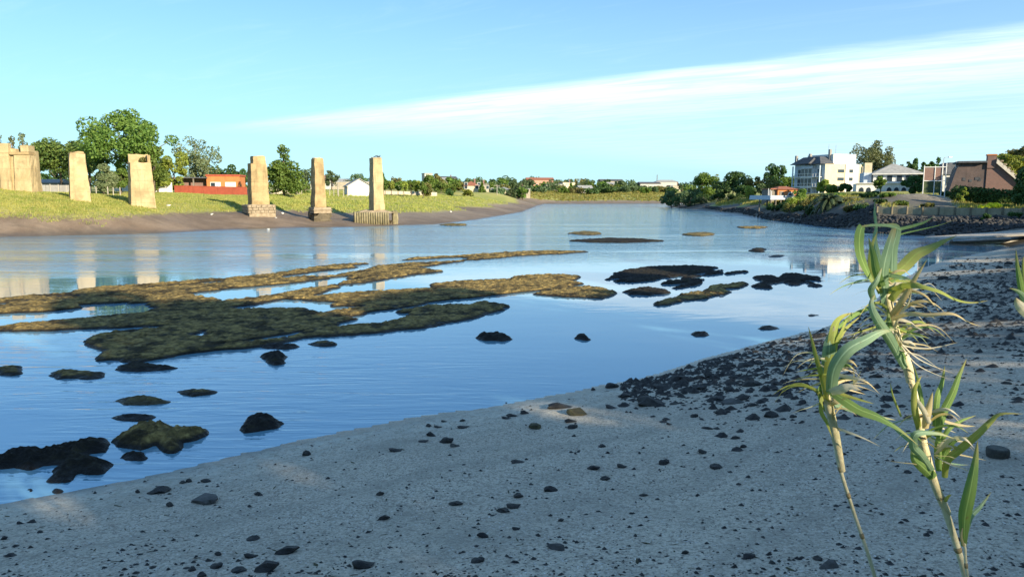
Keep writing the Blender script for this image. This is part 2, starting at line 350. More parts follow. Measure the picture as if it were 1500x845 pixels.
wash = t.math('MULTIPLY', t.ramp(aw, 0.1, 2.3, 1.0, 0.0), t.ramp(t.noise(pos, 9.0, 5, 0.7), 0.42, 0.6))
sand = t.mix(t.math('MULTIPLY', wash, 0.75), sand, (0.58, 0.58, 0.5))
alg = t.math('MULTIPLY', t.ramp(aw, 0.1, 1.2, 1.0, 0.0), t.ramp(nm, 0.5, 0.62))
sand = t.mix(t.math('MULTIPLY', alg, 0.5), sand, (0.07, 0.085, 0.05))
tide = t.noise(t.n('ShaderNodeCombineXYZ', {0: t.math('ADD', aw, t.math('MULTIPLY', nb, 2.2)), 1: 0.0, 2: 0.0}).outputs[0], 1.3, 4, 0.6)
sand = t.mix(t.ramp(tide, 0.46, 0.62, 0, 0.4), sand, (0.29, 0.265, 0.215))
sand = t.mix(t.ramp(t.noise(pos, 0.9, 4, 0.6), 0.5, 0.68, 0, 0.4), sand, (0.3, 0.275, 0.22))
mud = t.mix(t.ramp(nb, 0.35, 0.65), (0.145, 0.105, 0.075), (0.205, 0.155, 0.115)); mud = t.mix(t.ramp(nm, 0.5, 0.7, 0, 0.4), mud, (0.11, 0.085, 0.06))
rill = t.noise(t.mapping(pos, (0.25, 1.6, 1), (0, 0, 0.2)), 1.0, 5, 0.65)
mud = t.mix(t.ramp(rill, 0.48, 0.62, 0, 0.45), mud, (0.095, 0.075, 0.058)); mud = t.mix(t.ramp(t.noise(pos, 14.0, 3, 0.7), 0.58, 0.68, 0, 0.6), mud, (0.3, 0.26, 0.2))
drk = t.mix(nm, (0.06, 0.056, 0.05), (0.16, 0.145, 0.12))
gr = t.mix(t.ramp(t.noise(pos, 0.16, 4), 0.35, 0.65), (0.22, 0.25, 0.05), (0.40, 0.36, 0.12)); gr = t.mix(t.ramp(nm, 0.35, 0.7), gr, (0.27, 0.27, 0.075))
col = t.mix(am, sand, mud); col = t.mix(t.ramp(t.math('ADD', ak, t.math('MULTIPLY', t.math('SUBTRACT', nm, 0.5), 0.5)), 0.3, 0.6), col, drk)
col = t.mix(t.ramp(t.math('ADD', ag, t.math('MULTIPLY', t.math('SUBTRACT', nm, 0.5), 0.5)), 0.45, 0.6), col, gr)
col = t.mix(t.ramp(t.math('ADD', aw, t.math('MULTIPLY', t.math('SUBTRACT', nm, 0.5), 1.2)), 0.0, 0.75, 0.5, 0.0), col, (0.05, 0.05, 0.045))
t.link(col, b.inputs['Base Color'])
t.link(t.ramp(aw, 0.0, 1.1, 0.32, 0.85), b.inputs['Roughness']); b.inputs['Specular IOR Level'].default_value = 0.35
hgt = t.math('ADD', t.math('MULTIPLY', nm, 0.9), t.math('ADD', t.math('MULTIPLY', nf, 0.45), t.math('ADD', t.math('MULTIPLY', fleck, 0.25), t.math('MULTIPLY', grit, 0.4))))
bump(t, b, hgt, 0.75, 0.03)
me = npmesh('ground', np.stack([GX, GY, Z], -1).reshape(-1, 3), np.concatenate([Fq, close])[:, ::-1], m, True)
ca = me.color_attributes.new('zone', 'FLOAT_COLOR', 'POINT')
ca.data.foreach_set('color', np.concatenate([T[..., 1:], np.ones(T.shape[:2] + (1,))], -1).astype(np.float32).ravel())
fa = me.attributes.new('shore', 'FLOAT', 'POINT'); fa.data.foreach_set('value', (np.clip(-WS, 0, 50)).astype(np.float32).ravel())
tag(obj('ground', me), 'grey sand beach, brown mud flats and grassy river banks', None, None, 'structure')

# ---------------------------------------------------------------- water
m, t, b, pos = newmat('river_water')
sp = t.n('ShaderNodeSeparateXYZ', {0: pos}); X_, Y_, Z_ = sp.outputs
far = t.ramp(t.math('ADD', Y_, t.math('MULTIPLY', X_, -0.35)), 34.0, 62.0)       # open channel beyond the reef, wind-ruffled
streak = t.noise(t.mapping(pos, (0.018, 0.17, 1)), 1.0, 5, 0.65, 0.5)
ruff = t.math('MULTIPLY', far, t.ramp(streak, 0.34, 0.64, 0.16, 1.0))
wv = t.noise(t.mapping(pos, (0.7, 1.5, 1), (0, 0, 0.25)), 1.5, 4, 0.6, 0.5)
sw = t.noise(t.mapping(pos, (0.35, 0.8, 1), (0, 0, -0.3)), 0.8, 3, 0.5, 0.6)
ctr = on(-60, 640)
ring = t.noise(t.mapping(pos, (0.55, 3.2, 1), (0, 0, R(-24))), 1.0, 3, 0.5, 1.2)
dc = t.vmath('DISTANCE', pos, (ctr.x, ctr.y, 0)); rmask = t.math('MULTIPLY', t.ramp(dc, 4.0, 15.0, 1.0, 0.0), t.ramp(dc, 0.5, 2.0))
band = t.noise(t.mapping(pos, (0.5, 2.6, 1), (0, 0, R(-32))), 1.0, 3, 0.5, 1.0)
bmask = t.math('MULTIPLY', t.ramp(t.noise(pos, 0.22, 2), 0.46, 0.7), 0.07)
h = t.math('ADD', t.math('MULTIPLY', ruff, t.math('MULTIPLY', wv, 3.0)), t.math('MULTIPLY', sw, 0.1))
h = t.math('ADD', h, t.math('ADD', t.math('MULTIPLY', t.math('MULTIPLY', ring, rmask), 0.3), t.math('MULTIPLY', t.math('MULTIPLY', band, bmask), t.math('SUBTRACT', 1.0, far))))
bump(t, b, h, 1.0, 0.05)
b.inputs['Base Color'].default_value = (0.14, 0.31, 0.42, 1); b.inputs['IOR'].default_value = 1.6
t.link(t.ramp(far, 0, 1, 0.02, 0.05), b.inputs['Roughness']); b.inputs['Specular IOR Level'].default_value = 1.0
tag(MB().add([(-4500, -4500, 0), (4500, -4500, 0), (4500, 4500, 0), (-4500, 4500, 0)], [(0, 1, 2, 3)]).build('river', m), 'calm blue river water at low tide', None, None, 'structure')
# ---------------------------------------------------------------- reefs and stones
def reefmat(name, dark, olive, gold, amount):
    m, t, b, pos = newmat(name)
    n = t.noise(pos, 0.5, 4, 0.6); f = t.noise(pos, 7.0, 5, 0.7); v = t.n('ShaderNodeTexVoronoi', {'Vector': pos, 'Scale': 5.5}).outputs['Distance']
    nz = t.n('ShaderNodeSeparateXYZ', {0: t.n('ShaderNodeNewGeometry').outputs['Normal']}).outputs[2]
    z = t.n('ShaderNodeSeparateXYZ', {0: pos}).outputs[2]
    stk = t.noise(t.mapping(t.mapping(pos, (1, 1, 1), (0, 0, R(-43))), (.3, 1.3, 1)), 1.0, 4, .6)
    weed = t.math('MULTIPLY', t.ramp(t.math('ADD', t.math('ADD', t.math('MULTIPLY', n, .5), t.math('MULTIPLY', stk, .5)), t.math('MULTIPLY', f, 0.3)), 0.66 - amount * 0.3, 0.82 - amount * 0.3), t.ramp(z, 0.035, 0.09))
    weed = t.math('MULTIPLY', weed, t.ramp(nz, 0.3, 0.75))
    col = t.mix(t.ramp(f, 0.35, 0.65), dark, tuple(c * 2.3 for c in dark)); wc = t.mix(t.ramp(f, 0.35, 0.7), olive, gold)
    v2 = t.n('ShaderNodeTexVoronoi', {'Vector': pos, 'Scale': 3.4}).outputs['Distance']; col = t.mix(weed, col, wc); col = t.mix(t.ramp(t.math('ADD', v2, t.math('MULTIPLY', f, .35)), .55, .9, 0, .5), col, dark); col = t.mix(t.ramp(t.noise(pos, 1.1, 5, .65), .48, .62, 0, .8), col, dark); t.link(col, b.inputs['Base Color'])  # dark of the crevices between lumps painted in at the cell borders
    t.link(t.ramp(z, 0.02, 0.08, 0.4, 0.9), b.inputs['Roughness']); b.inputs['Specular IOR Level'].default_value = 0.2
    bump(t, b, t.math('ADD', t.math('ADD', f, t.math('MULTIPLY', t.noise(pos, 30, 3, .7), .5)), t.math('MULTIPLY', v, 0.8)), 1.0, 0.06); return m
M_reef = reefmat('weedy_reef', (0.018, 0.016, 0.012), (0.20, 0.14, 0.048), (0.50, 0.36, 0.125), 1.1)
M_dreef = reefmat('mussel_reef', (0.014, 0.013, 0.012), (0.03, 0.028, 0.02), (0.06, 0.05, 0.025), 0.25)
M_greef = reefmat('golden_reef', (0.05, 0.04, 0.02), (0.16, 0.125, 0.05), (0.32, 0.25, 0.1), 1.6)

def reef(name, label, pos_px, neg_px, h, res, mat, lump=0.55, zun=0.06, seed=1, group=None, soft=0.7, cat='reef', chan=0.0, lumpz=0.0):
    """a flat weed-grown bed standing out of the water; outlines given as photo positions on the water"""
    PP = [[tuple(on(x, y, zun)[:2]) for x, y in P] for P in pos_px]; NN = [[tuple(on(x, y, zun)[:2]) for x, y in P] for P in neg_px]
    allp = np.array([p for P in PP for p in P]); x0, y0 = allp.min(0) - 0.6; x1, y1 = allp.max(0) + 0.6
    ix, iy = int((x1 - x0) / res) + 2, int((y1 - y0) / res) + 2
    gx, gy = np.meshgrid(np.linspace(x0, x1, ix), np.linspace(y0, y1, iy))
    d = np.full(gx.shape, -9.0)
    for P in PP: d = np.maximum(d, polysdf(gx, gy, P))
    for P in NN: d = np.minimum(d, -polysdf(gx, gy, P))
    d += soft * (0.30 * fbm(gx * 1.1, gy * 1.1, seed, 3) + 0.2 * fbm(gx * 4.0, gy * 4.0, seed + 5, 3))
    u_, v_ = gx * .73 + gy * .68, gy * .73 - gx * .68              # beds lie in bands along the river
    strk = fbm(u_ * .16, v_ * .75, seed + 21, 4)
    d -= chan * np.clip(strk - .1, 0, 1) * 3.8
    lumps = (1 - worley(gx / lump, gy / lump, seed)) * .5 + (1 - worley(gx / (lump * .42), gy / (lump * .42), seed + 3)) * .5
    prof = np.clip(d / (.10 + h * .9), 0, 1) ** .6
    z = h * prof * (.75 + .35 * fbm(gx * .5, gy * .5, seed + 8)) * (1 - .5 * np.clip(strk + .2, 0, 1) * (chan > 0)) + prof * max(h * .75, lumpz) * (lumps - .4) + prof * min(.035, h * .3) * (1 - 2 * worley(gx / (lump * .2), gy / (lump * .2), seed + 6))
    z = np.where(d < 0, np.maximum(d * .6, -.15), np.maximum(z, .012))
    cell = d > -0.22; q = cell[:-1, :-1] | cell[1:, :-1] | cell[:-1, 1:] | cell[1:, 1:]
    idx = np.arange(gx.size).reshape(gx.shape)
    F = np.stack([idx[:-1, :-1], idx[:-1, 1:], idx[1:, 1:], idx[1:, :-1]], -1)[q]
    use = np.unique(F); remap = np.zeros(gx.size, np.int32); remap[use] = np.arange(len(use))
    c = np.array([allp[:, 0].mean(), allp[:, 1].mean(), 0])
    V = np.stack([gx, gy, z], -1).reshape(-1, 3)[use] - c
    o = obj(name, npmesh(name, V, remap[F], mat, True), None, c)
    return tag(o, label, cat, group)

main_pos = [[(-60, 440), (0, 437), (47, 431), (80, 429), (142, 421), (213, 417), (284, 411), (355, 406), (417, 399), (450, 393), (500, 387), (561, 384), (609, 378), (682, 374), (742, 370), (794, 367.5), (862, 368.5),
             (822, 372), (762, 375), (682, 382), (609, 392), (653, 397), (601, 403), (581, 407), (541, 413), (484, 423), (452, 436), (521, 428), (577, 426), (629, 422), (633, 416), (682, 412), (746, 409), (750, 405),
             (802, 402), (855, 404), (835, 412), (875, 418), (905, 429), (883, 437), (835, 435), (770, 430), (702, 437), (641, 442), (629, 446), (682, 447), (706, 441), (744, 448), (734, 456), (682, 468), (621, 480), (581, 484),
             (517, 490), (440, 494), (379, 507), (308, 516), (260, 526), (189, 530), (137, 528), (156, 516), (118, 499), (142, 489), (237, 478), (142, 481), (47, 485), (-60, 484), (-60, 472), (47, 468), (142, 458), (189, 455), (185, 443), (123, 446), (114, 455), (71, 462), (-60, 466)]]
main_neg = [[(300, 433), (360, 425), (436, 414), (500, 405), (515, 409), (440, 423), (400, 432), (330, 440)], [(335, 452), (417, 438), (495, 443), (485, 452), (410, 452)],
            [(280, 491), (302, 481), (305, 494)], [(540, 468), (562, 460), (562, 471), (535, 474)], [(425, 403), (480, 396), (555, 388), (530, 396), (470, 405)], [(640, 381), (670, 378), (660, 382)]]
reef('reef', 'large olive and golden weed-covered reef stretching across the left half of the river', main_pos, main_neg, 0.10, 0.07, M_reef, 0.5, 0.03, 4, soft=.6, chan=1.0, lumpz=.10)
C = [[(905, 398), (925, 394), (948, 391), (960, 391), (1000, 389), (1050, 392), (1045, 396), (1080, 395), (1128, 391), (1125, 394.5), (1090, 399), (1050, 402), (1040, 407), (1040, 415), (1020, 419), (990, 423), (983, 421), (1005, 415), (960, 416), (930, 417), (905, 415), (885, 409)]]
reef('reef', 'wide black mussel reef in mid river right of the big weedy reef', C, [[(972, 406), (984, 405), (982, 409), (975, 409)]], 0.11, 0.08, M_dreef, 0.5, 0.03, 11, chan=1.25, soft=.95)
reef('reef', 'small flat black reef just below the wide black mussel reef', [[(916, 427), (930, 422), (955, 421), (975, 425), (978, 429), (950, 432), (925, 431)]], [], 0.13, 0.08, M_dreef, 0.5, 0.03, 13)
reef('reef', 'long slanting black reef with a golden weedy left end', [[(957, 446), (975, 438), (1000, 431), (1030, 427), (1040, 420), (1060, 418), (1090, 413), (1098, 416), (1085, 421), (1065, 424), (1064, 431), (1040, 434), (1030, 437), (1000, 441), (980, 447)]], [], 0.11, 0.07, M_reef, 0.45, 0.03, 17, soft=.85)
reef('reef', 'broken black reef at the right, left of the bright reflection in the water', [[(1103, 406), (1130, 402), (1140, 407), (1150, 400), (1180, 402), (1206, 407), (1200, 411), (1178, 410), (1204, 418), (1195, 420), (1178, 413), (1160, 417), (1145, 412), (1128, 418), (1128, 422), (1105, 422), (1104, 417), (1115, 412)]], [], 0.10, 0.07, M_dreef, 0.4, 0.03, 19, chan=.8, soft=.9)
def blob(px, py, w, h, k=1.0, seed=0, n=14):
    r = random.Random(seed)
    return [(px + w / 2 * math.cos(a) * r.uniform(.75, 1.15), py - h / 2 * math.sin(a) * r.uniform(.75, 1.15)) for a in [2 * math.pi * i / n for i in range(n)]]
reef('reef', 'lumpy black reef with a golden weedy crown near the left beach', [[(161, 644), (182, 633), (189, 624), (216, 619), (250, 621), (263, 627), (283, 629), (304, 626), (305, 633), (287, 641), (267, 645), (267, 655), (253, 664), (236, 660), (226, 651), (206, 658), (189, 654), (169, 649)]], [], .17, .035, M_reef, .4, .04, 201, soft=.3, lumpz=.16)
reef('reef', 'ragged black reef at the left edge close to the beach', [[(-30, 664), (0, 668), (20, 658), (44, 654), (71, 658), (84, 651), (101, 649), (128, 643), (155, 641), (162, 660), (135, 662), (145, 668), (166, 677), (148, 689), (111, 690), (98, 701), (76, 699), (81, 685), (91, 677), (61, 678), (44, 687), (20, 682), (-30, 686)]], [], .15, .035, M_dreef, .4, .04, 211, soft=.3, lumpz=.15)
reef('reef', 'lone black clump of mussels in the calm water at centre left', [[(351, 625), (358, 612), (381, 604), (405, 609), (418, 617), (405, 625), (378, 628), (358, 631)]], [], .15, .035, M_dreef, .35, .04, 221, soft=.28, lumpz=.14)
small = [('boulder', 'rounded black boulder standing in the water below the big reef', 404, 525, 44, 16, .26, M_dreef, .35),
         ('reef', 'narrow brown weedy reef below the left end of the big reef', 115, 548, 100, 12, .16, M_reef, .4),
         ('reef', 'narrow black reef touching the right end of the narrow brown reef', 210, 538, 84, 9, .15, M_dreef, .4),
         ('reef', 'small oval golden weedy reef in the rippled water at left', 210, 586, 74, 10, .17, M_greef, .35),
         ('reef', 'thin brown reef right of the small oval golden reef', 289, 574, 50, 7, .12, M_reef, .3),
         ('reef', 'thin dark reef just below the small oval golden reef', 198, 611, 60, 8, .12, M_dreef, .3),
         ('boulder', 'flat dark boulder just below the golden-crowned reef', 196, 667, 42, 9, .2, M_dreef, .35),
         ('boulder', 'small round black boulder in the water at the lower left', 45, 717, 15, 7, .16, M_dreef, .25),
         ('boulder', 'black boulder at the water edge at the lower left', 84, 717, 26, 8, .18, M_dreef, .25),
         ('reef', 'small black clump of mussels in the middle of the calm water', 722, 494, 52, 8, .22, M_dreef, .35),
         ('boulder', 'small black boulder alone right of the middle mussel clump', 853, 493, 18, 7, .24, M_dreef, .3),
         ('reef', 'little dark reef just above the rounded black boulder', 410, 507, 48, 6, .16, M_dreef, .3),
         ('reef', 'little dark weedy reef right of the rounded black boulder', 476, 503, 42, 6, .15, M_reef, .3),
         ('reef', 'small brown reef at the left edge of the picture', 12, 543, 46, 10, .16, M_reef, .35),
         ('reef', 'pale golden sandbar-like reef in the far channel', 860, 342, 44, 4, .2, M_greef, .8),
         ('reef', 'long thin black reef in the far channel', 903, 353, 120, 5, .26, M_dreef, .9),
         ('reef', 'golden reef in the far channel right of the long thin black one', 1024, 343.5, 44, 4, .25, M_greef, .8),
         ('reef', 'flat dark reef far out near the right bank', 1102, 333.5, 42, 2.6, .25, M_reef, .9),
         ('reef', 'small black reef in the channel at right', 1111, 367, 22, 4, .22, M_dreef, .6),
         ('reef', 'tiny dark reef right of the small black channel reef', 1137, 375, 22, 2.5, .1, M_dreef, .5),
         ('reef', 'pale low reef near the left mud flat', 665, 329.5, 34, 2.2, .3, M_greef, .9),
         ('reef', 'small black clump off the rocky shore', 1024, 488.5, 24, 5, .16, M_dreef, .3),
         ('reef', 'small black clump close to the rocky shore at right', 1121, 480, 30, 5, .16, M_dreef, .3),
         ('boulder', 'round dark boulder at the water line of the middle beach', 740, 587, 11, 6, .14, M_dreef, .2),
         ('reef', 'small dark clump low in the water at right', 1190, 461, 14, 3, .12, M_dreef, .3)]
for i, (nm, lb, px, py, w_, h_, hh, mt, lu) in enumerate(small):
    Y = on(px, py).y; reef(nm, lb, [blob(px, py, w_ * 1.08, h_ * 1.25, seed=i * 7 + 1)], [], hh * (.5 if nm == 'reef' else .7), max(0.03, min(0.16, Y * 0.0032)), mt, lu, 0.02, 30 + i * 3, soft=min(1.2, 0.16 + 0.016 * Y), cat='boulder' if nm == 'boulder' else 'reef')

# loose stones of the beach: a handful of shapes shared by all copies
M_stone = plain('dark_stone', (0.015, 0.015, 0.015), (0.06, 0.056, 0.05), 6.0, 0.7, 0.7, 0.02, spec=0.35)
M_gstone = plain('grey_stone', (0.13, 0.125, 0.118), (0.075, 0.072, 0.068), 6.0, 0.8, 0.7, 0.02)
M_bstone = plain('weedy_stone', (0.10, 0.088, 0.04), (0.045, 0.042, 0.025), 7.0, 0.85, 0.8, 0.02)
def stone_mesh(seed, mat, sub=2, rough=0.45):
    import bmesh
    bm = bmesh.new(); bmesh.ops.create_icosphere(bm, subdivisions=sub, radius=0.5); r = random.Random(seed)
    ax = [Vector((r.gauss(0, 1), r.gauss(0, 1), r.gauss(0, 1))).normalized() for _ in range(9)]; cut = [r.uniform(.2, .42) for _ in ax]
    off = Vector((r.random() * 9, r.random() * 9, r.random() * 9))
    from mathutils import noise as mn
    for v in bm.verts:
        for a, c in zip(ax, cut):
            dd = v.co.dot(a)
            if dd > c: v.co -= a * (dd - c) * 0.9
        v.co *= 1 + rough * mn.noise(v.co * 3.2 + off) + 0.14 * mn.noise(v.co * 8 + off)
    me = bpy.data.meshes.new('stone'); bm.to_mesh(me); bm.free(); me.materials.append(mat); return me
ST = {k: [stone_mesh(s * 13 + j, mt) for s in range(6)] for j, (k, mt) in enumerate((('d', M_stone), ('g', M_gstone), ('b', M_bstone)))}
RS = random.Random(5); STONY = 'stones of the stony shore'
def ongr(px, py):                        # ground point seen at a photo position
    z = 0.3
    for _ in range(12):
        p = on(px, py, z); z = 0.5 * z + 0.5 * max(0.0, hz(p.x, p.y))
    return on(px, py, z)
def stone(px, py, wpx, hpx, kind='d', label=None, group='dark stones scattered on the beach', name='stone'):
    p = ongr(px, py + hpx * 0.3); D = math.hypot(p.y, CAM_H - p.z); s = wpx * D / FPX; hh = max(hpx * D / FPX * 0.95, s * 0.3)
    o = obj(name, RS.choice(ST[kind]), None, (p.x, p.y, max(hz(p.x, p.y), -0.05) + hh * 0.13))
    o.scale = (s * 1.1, s * RS.uniform(.75, 1.1), hh * 1.1); o.rotation_euler = (RS.uniform(-.15, .15), RS.uniform(-.15, .15), RS.uniform(-.5, .5))
    if label: tag(o, label, 'stone')
    else:
        lo = float(np.interp(px, [0, 330, 600, 960, 1030, 1130, 1200, 1262, 1310, 1400, 1500], [737, 670, 613, 550, 527, 499, 484, 458, 418, 380, 374])); dd = py - lo
        size = 'larger' if wpx >= 17 else 'middling' if wpx >= 11.5 else 'small'; tone = 'grey' if kind == 'g' else 'black'
        shp = 'flat ' if hpx < wpx * .42 else 'chunky ' if hpx > wpx * .62 else ''
        if group == STONY:
            row = 'at the water' if dd < 22 else 'in mid strip' if dd < 48 else 'on the sand side'
            col = 'left end' if px < 1060 else 'left of the reeds' if px < 1150 else 'by the shorter reed' if px < 1230 else 'between the reeds' if px < 1330 else 'right of the reeds' if px < 1420 else 'near the right edge'; row = 'of the stony shore ' + row
        else:
            row = 'close to the water' if dd < 38 else 'on the open sand' if dd < 110 else 'low on the beach'
            col = 'far left' if px < 150 else 'left' if px < 340 else 'left of centre' if px < 620 else 'centre' if px < 800 else 'right of centre' if px < 960 else 'left of the reeds' if px < 1180 else 'beside the reeds'
        tag(o, '%s %s%s stone %s, %s' % (size, shp, tone, row, col), 'stone', group)
    return o
big = [(532, 824, 29, 20, 'd', 'squarish black stone at the bottom edge left of centre'), (388, 830, 33, 22, 'd', 'largest black stone at the bottom left of the beach'), (418, 805, 33, 14, 'd', 'wide weedy black stone above the largest bottom left stone'),
       (233, 716, 37, 12, 'd', 'flat black stone on the left beach near the water'), (953, 586, 48, 20, 'd', 'broad flat dark rock at the left end of the stony shore'), (655, 644, 22, 12, 'd', 'black stone with a grey one leaning on its right'),
       (666, 651, 13, 9, 'g', 'grey stone leaning against a black stone'), (632, 635, 16, 10, 'd', 'black cube-like stone near the water in the middle'), (805, 715, 24, 10, 'd', 'oval dark stone alone in the middle of the beach'), (816, 800, 25, 11, 'g', 'grey flat stone low in the middle of the beach'),
       (1214, 826, 26, 13, 'g', 'grey stone at the bottom beside the left reed stalk'), (819, 594, 40, 9, 'd', 'long flat dark slab beside the sunlit patch of sand'), (843, 604, 32, 7, 'b', 'long flat weedy slab on the sunlit patch of sand'), (784, 624, 26, 8, 'b', 'oval olive weedy stone just left of the sunlit patch'),
       (302, 730, 54, 9, 'g', 'long grey slab half buried on the left beach'), (1129, 606, 24, 12, 'd', 'black stone apart in front of the stony shore'), (887, 699, 18, 7, 'd', 'flat brick-shaped black stone right of the middle beach'), (1101, 561, 23, 12, 'd', 'thick black stone at the front of the stony shore'),
       (1023, 566, 26, 11, 'd', 'low black stone in the left part of the stony shore'), (1073, 586, 32, 13, 'g', 'big grey stone at the front of the stony shore')]
for a in big: stone(*a)
for a in [(769, 603, 17, 8), (749, 607, 16, 8), (742, 611, 15, 5), (835, 615, 18, 8), (839, 624, 15, 8), (895, 595, 16, 8), (916, 578, 25, 9), (970, 565, 25, 10), (943, 573, 20, 6), (897, 564, 18, 10), (869, 569, 8, 6), (580, 658, 20, 5), (556, 722, 11, 9), (562, 757, 15, 10),
          (757, 675, 20, 6), (760, 724, 18, 9), (752, 739, 19, 11), (736, 746, 17, 9), (666, 736, 20, 7), (707, 783, 20, 8), (700, 820, 18, 9), (756, 773, 11, 8), (821, 761, 9, 7), (911, 681, 14, 10), (973, 676, 15, 9), (870, 684, 18, 7), (882, 652, 14, 6), (942, 724, 12, 5), (628, 622, 10, 6),
          (641, 624, 11, 5), (678, 624, 16, 6), (620, 645, 14, 4), (650, 616, 8, 5), (677, 615, 8, 6), (202, 719, 8, 7), (249, 738, 12, 9), (277, 703, 10, 7), (268, 705, 12, 6), (302, 703, 18, 6), (379, 722, 13, 8), (30, 765, 10, 6), (47, 763, 13, 6), (59, 778, 10, 5), (7, 787, 9, 7), (16, 812, 17, 7),
          (367, 812, 17, 11), (317, 828, 17, 9), (282, 832, 13, 9), (296, 840, 15, 10), (351, 833, 26, 8), (371, 787, 22, 7), (320, 810, 12, 7), (449, 663, 14, 10), (1070, 569, 22, 10), (1151, 576, 13, 7), (1176, 588, 11, 9), (1048, 583, 22, 8), (1055, 602, 22, 7), (1162, 609, 9, 6), (980, 620, 8, 5),
          (976, 613, 14, 4), (1035, 626, 16, 5), (1077, 640, 13, 7), (1088, 653, 12, 6), (1030, 660, 14, 8), (1050, 682, 24, 6), (1003, 808, 10, 8), (1198, 816, 15, 8), (1098, 813, 18, 7), (1082, 708, 9, 4), (1242, 635, 8, 5), (1236, 664, 8, 4), (1330, 690, 14, 6), (1474, 560, 14, 6), (1390, 610, 12, 6)]: stone(*a)
# the stony shore: dense band along the water at right
band = []
tries = 0
while len(band) < 175 and tries < 9000:
    tries += 1
    px = RS.uniform(985, 1500); lo = np.interp(px, [985, 1030, 1130, 1200, 1262, 1310, 1400, 1500], [552, 532, 503, 487, 462, 425, 385, 378]); wd = np.interp(px, [985, 1060, 1200, 1300, 1400, 1500], [35, 60, 75, 90, 80, 85])
    f = min(1.5, abs(RS.gauss(0, .5))); py = lo + 2 + f * wd
    if 1280 < px and 398 < py < 428 and RS.random() < .85: continue
    s = RS.choice([7, 8, 8, 9, 10, 11, 12, 15, 20]) * np.interp(py, [380, 480, 600], [.75, .95, 1.15])
    if all(abs(px - a) > (s + c) * .38 or abs(py - b_) > (s + c) * .2 for a, b_, c in band): band.append((px, py, s))
for px, py, s in band:
    stone(px, py, s, s * RS.uniform(.35, .6), 'd' if RS.random() < .8 else 'g', group=STONY)
# a dark disc (cut log) on the right beach and pale litter
p = ongr(1461, 668); lg = empty('log_stump', p)
MB().tube([(0, 0, -.03), (0, 0, .045), (0, 0, .085), (0, 0, .1)], [.115, .125, .125, .118], 18).build('bark', plain('bark_dark', (.05, .05, .045), (.09, .085, .07), 12), lg)
MB().tube([(0, 0, .096), (0, 0, .106)], [.105, .105], 18).build('cut_face', plain('log_face', (.13, .13, .11), (.08, .08, .07), 20), lg)
tag(lg, 'short dark cut log lying flat on the beach beside the tall reed', 'log')
# uncountable small grit and shells
def scatter_mesh(name, n, mat, label, smin, smax, flat, region, seed, stretch=1.0):
    r = np.random.RandomState(seed); V = []; F = []
    base = np.array([(1, 0, 0), (.3, .95, 0), (-.8, .6, 0), (-.8, -.6, 0), (.3, -.95, 0), (.1, .1, 1.0), (-.2, -.1, .95)], float)
    bf = [(0, 1, 5), (1, 2, 5), (2, 6, 5), (2, 3, 6), (3, 4, 6), (4, 5, 6), (4, 0, 5)]
    cnt = 0
    while cnt < n:
        px, py, wgt = region(r)
        p = ongr(px, py)
        if hz(p.x, p.y) < 0.01: continue
        s = smin * (smax / smin) ** (r.rand() ** 2.2); a = r.rand() * 6.28; c, s_ = math.cos(a), math.sin(a)
        b0 = base * (s * stretch, s * r.uniform(.5, 1) / stretch ** .5, s * flat * r.uniform(.6, 1.3)) * r.uniform(.8, 1.2, (7, 1))
        q = np.stack([b0[:, 0] * c - b0[:, 1] * s_, b0[:, 0] * s_ + b0[:, 1] * c, b0[:, 2] - s * .1], 1) + np.array((p.x, p.y, hz(p.x, p.y)))
        F += [(i + 7 * cnt, j + 7 * cnt, k + 7 * cnt) for i, j, k in bf]; V.append(q); cnt += 1
    tag(obj(name, npmesh(name, np.concatenate(V), np.array(F), mat)), label, None, None, 'stuff')
def reg_beach(r):
    while True:
        px = r.uniform(0, 1500); py = 845 - (845 - 440) * r.rand() ** 1.3
        lo = np.interp(px, [0, 330, 600, 960, 1130, 1262, 1400, 1500], [738, 672, 615, 552, 500, 460, 380, 375])
        if py > lo + 2 and r.rand() < .25 + .75 * float(vnoise(px / 60, py / 25, 4)): return px, py, 1
def reg_stony(r):
    px = 1500 - 590 * r.rand() ** 1.25; lo = np.interp(px, [960, 1030, 1130, 1200, 1262, 1310, 1400, 1500], [552, 530, 500, 484, 460, 423, 380, 374]); wd = np.interp(px, [960, 1060, 1200, 1300, 1400, 1500], [40, 85, 115, 150, 150, 165])
    return px, lo + 1 + min(abs(r.normal(0, .45)), 1.6) * wd, 1
scatter_mesh('pebbles', 2400, M_stone, 'small dark pebbles strewn over the beach', .01, .045, .6, reg_beach, 3)
scatter_mesh('shore_rubble', 5200, M_stone, 'dark rubble filling the stony shore at right', .03, .16, .55, reg_stony, 8)
scatter_mesh('seaweed_wrack', 260, M_bstone, 'strands of dark seaweed left on the beach by the tide', .012, .045, .2, reg_beach, 31, stretch=2.6)
M_shell = plain('shell', (.62, .6, .55), (.45, .42, .38), 30, .6, 0)
scatter_mesh('shell_fragments', 4200, M_shell, 'pale shell fragments strewn over the beach', .007, .022, .3, reg_beach, 21)
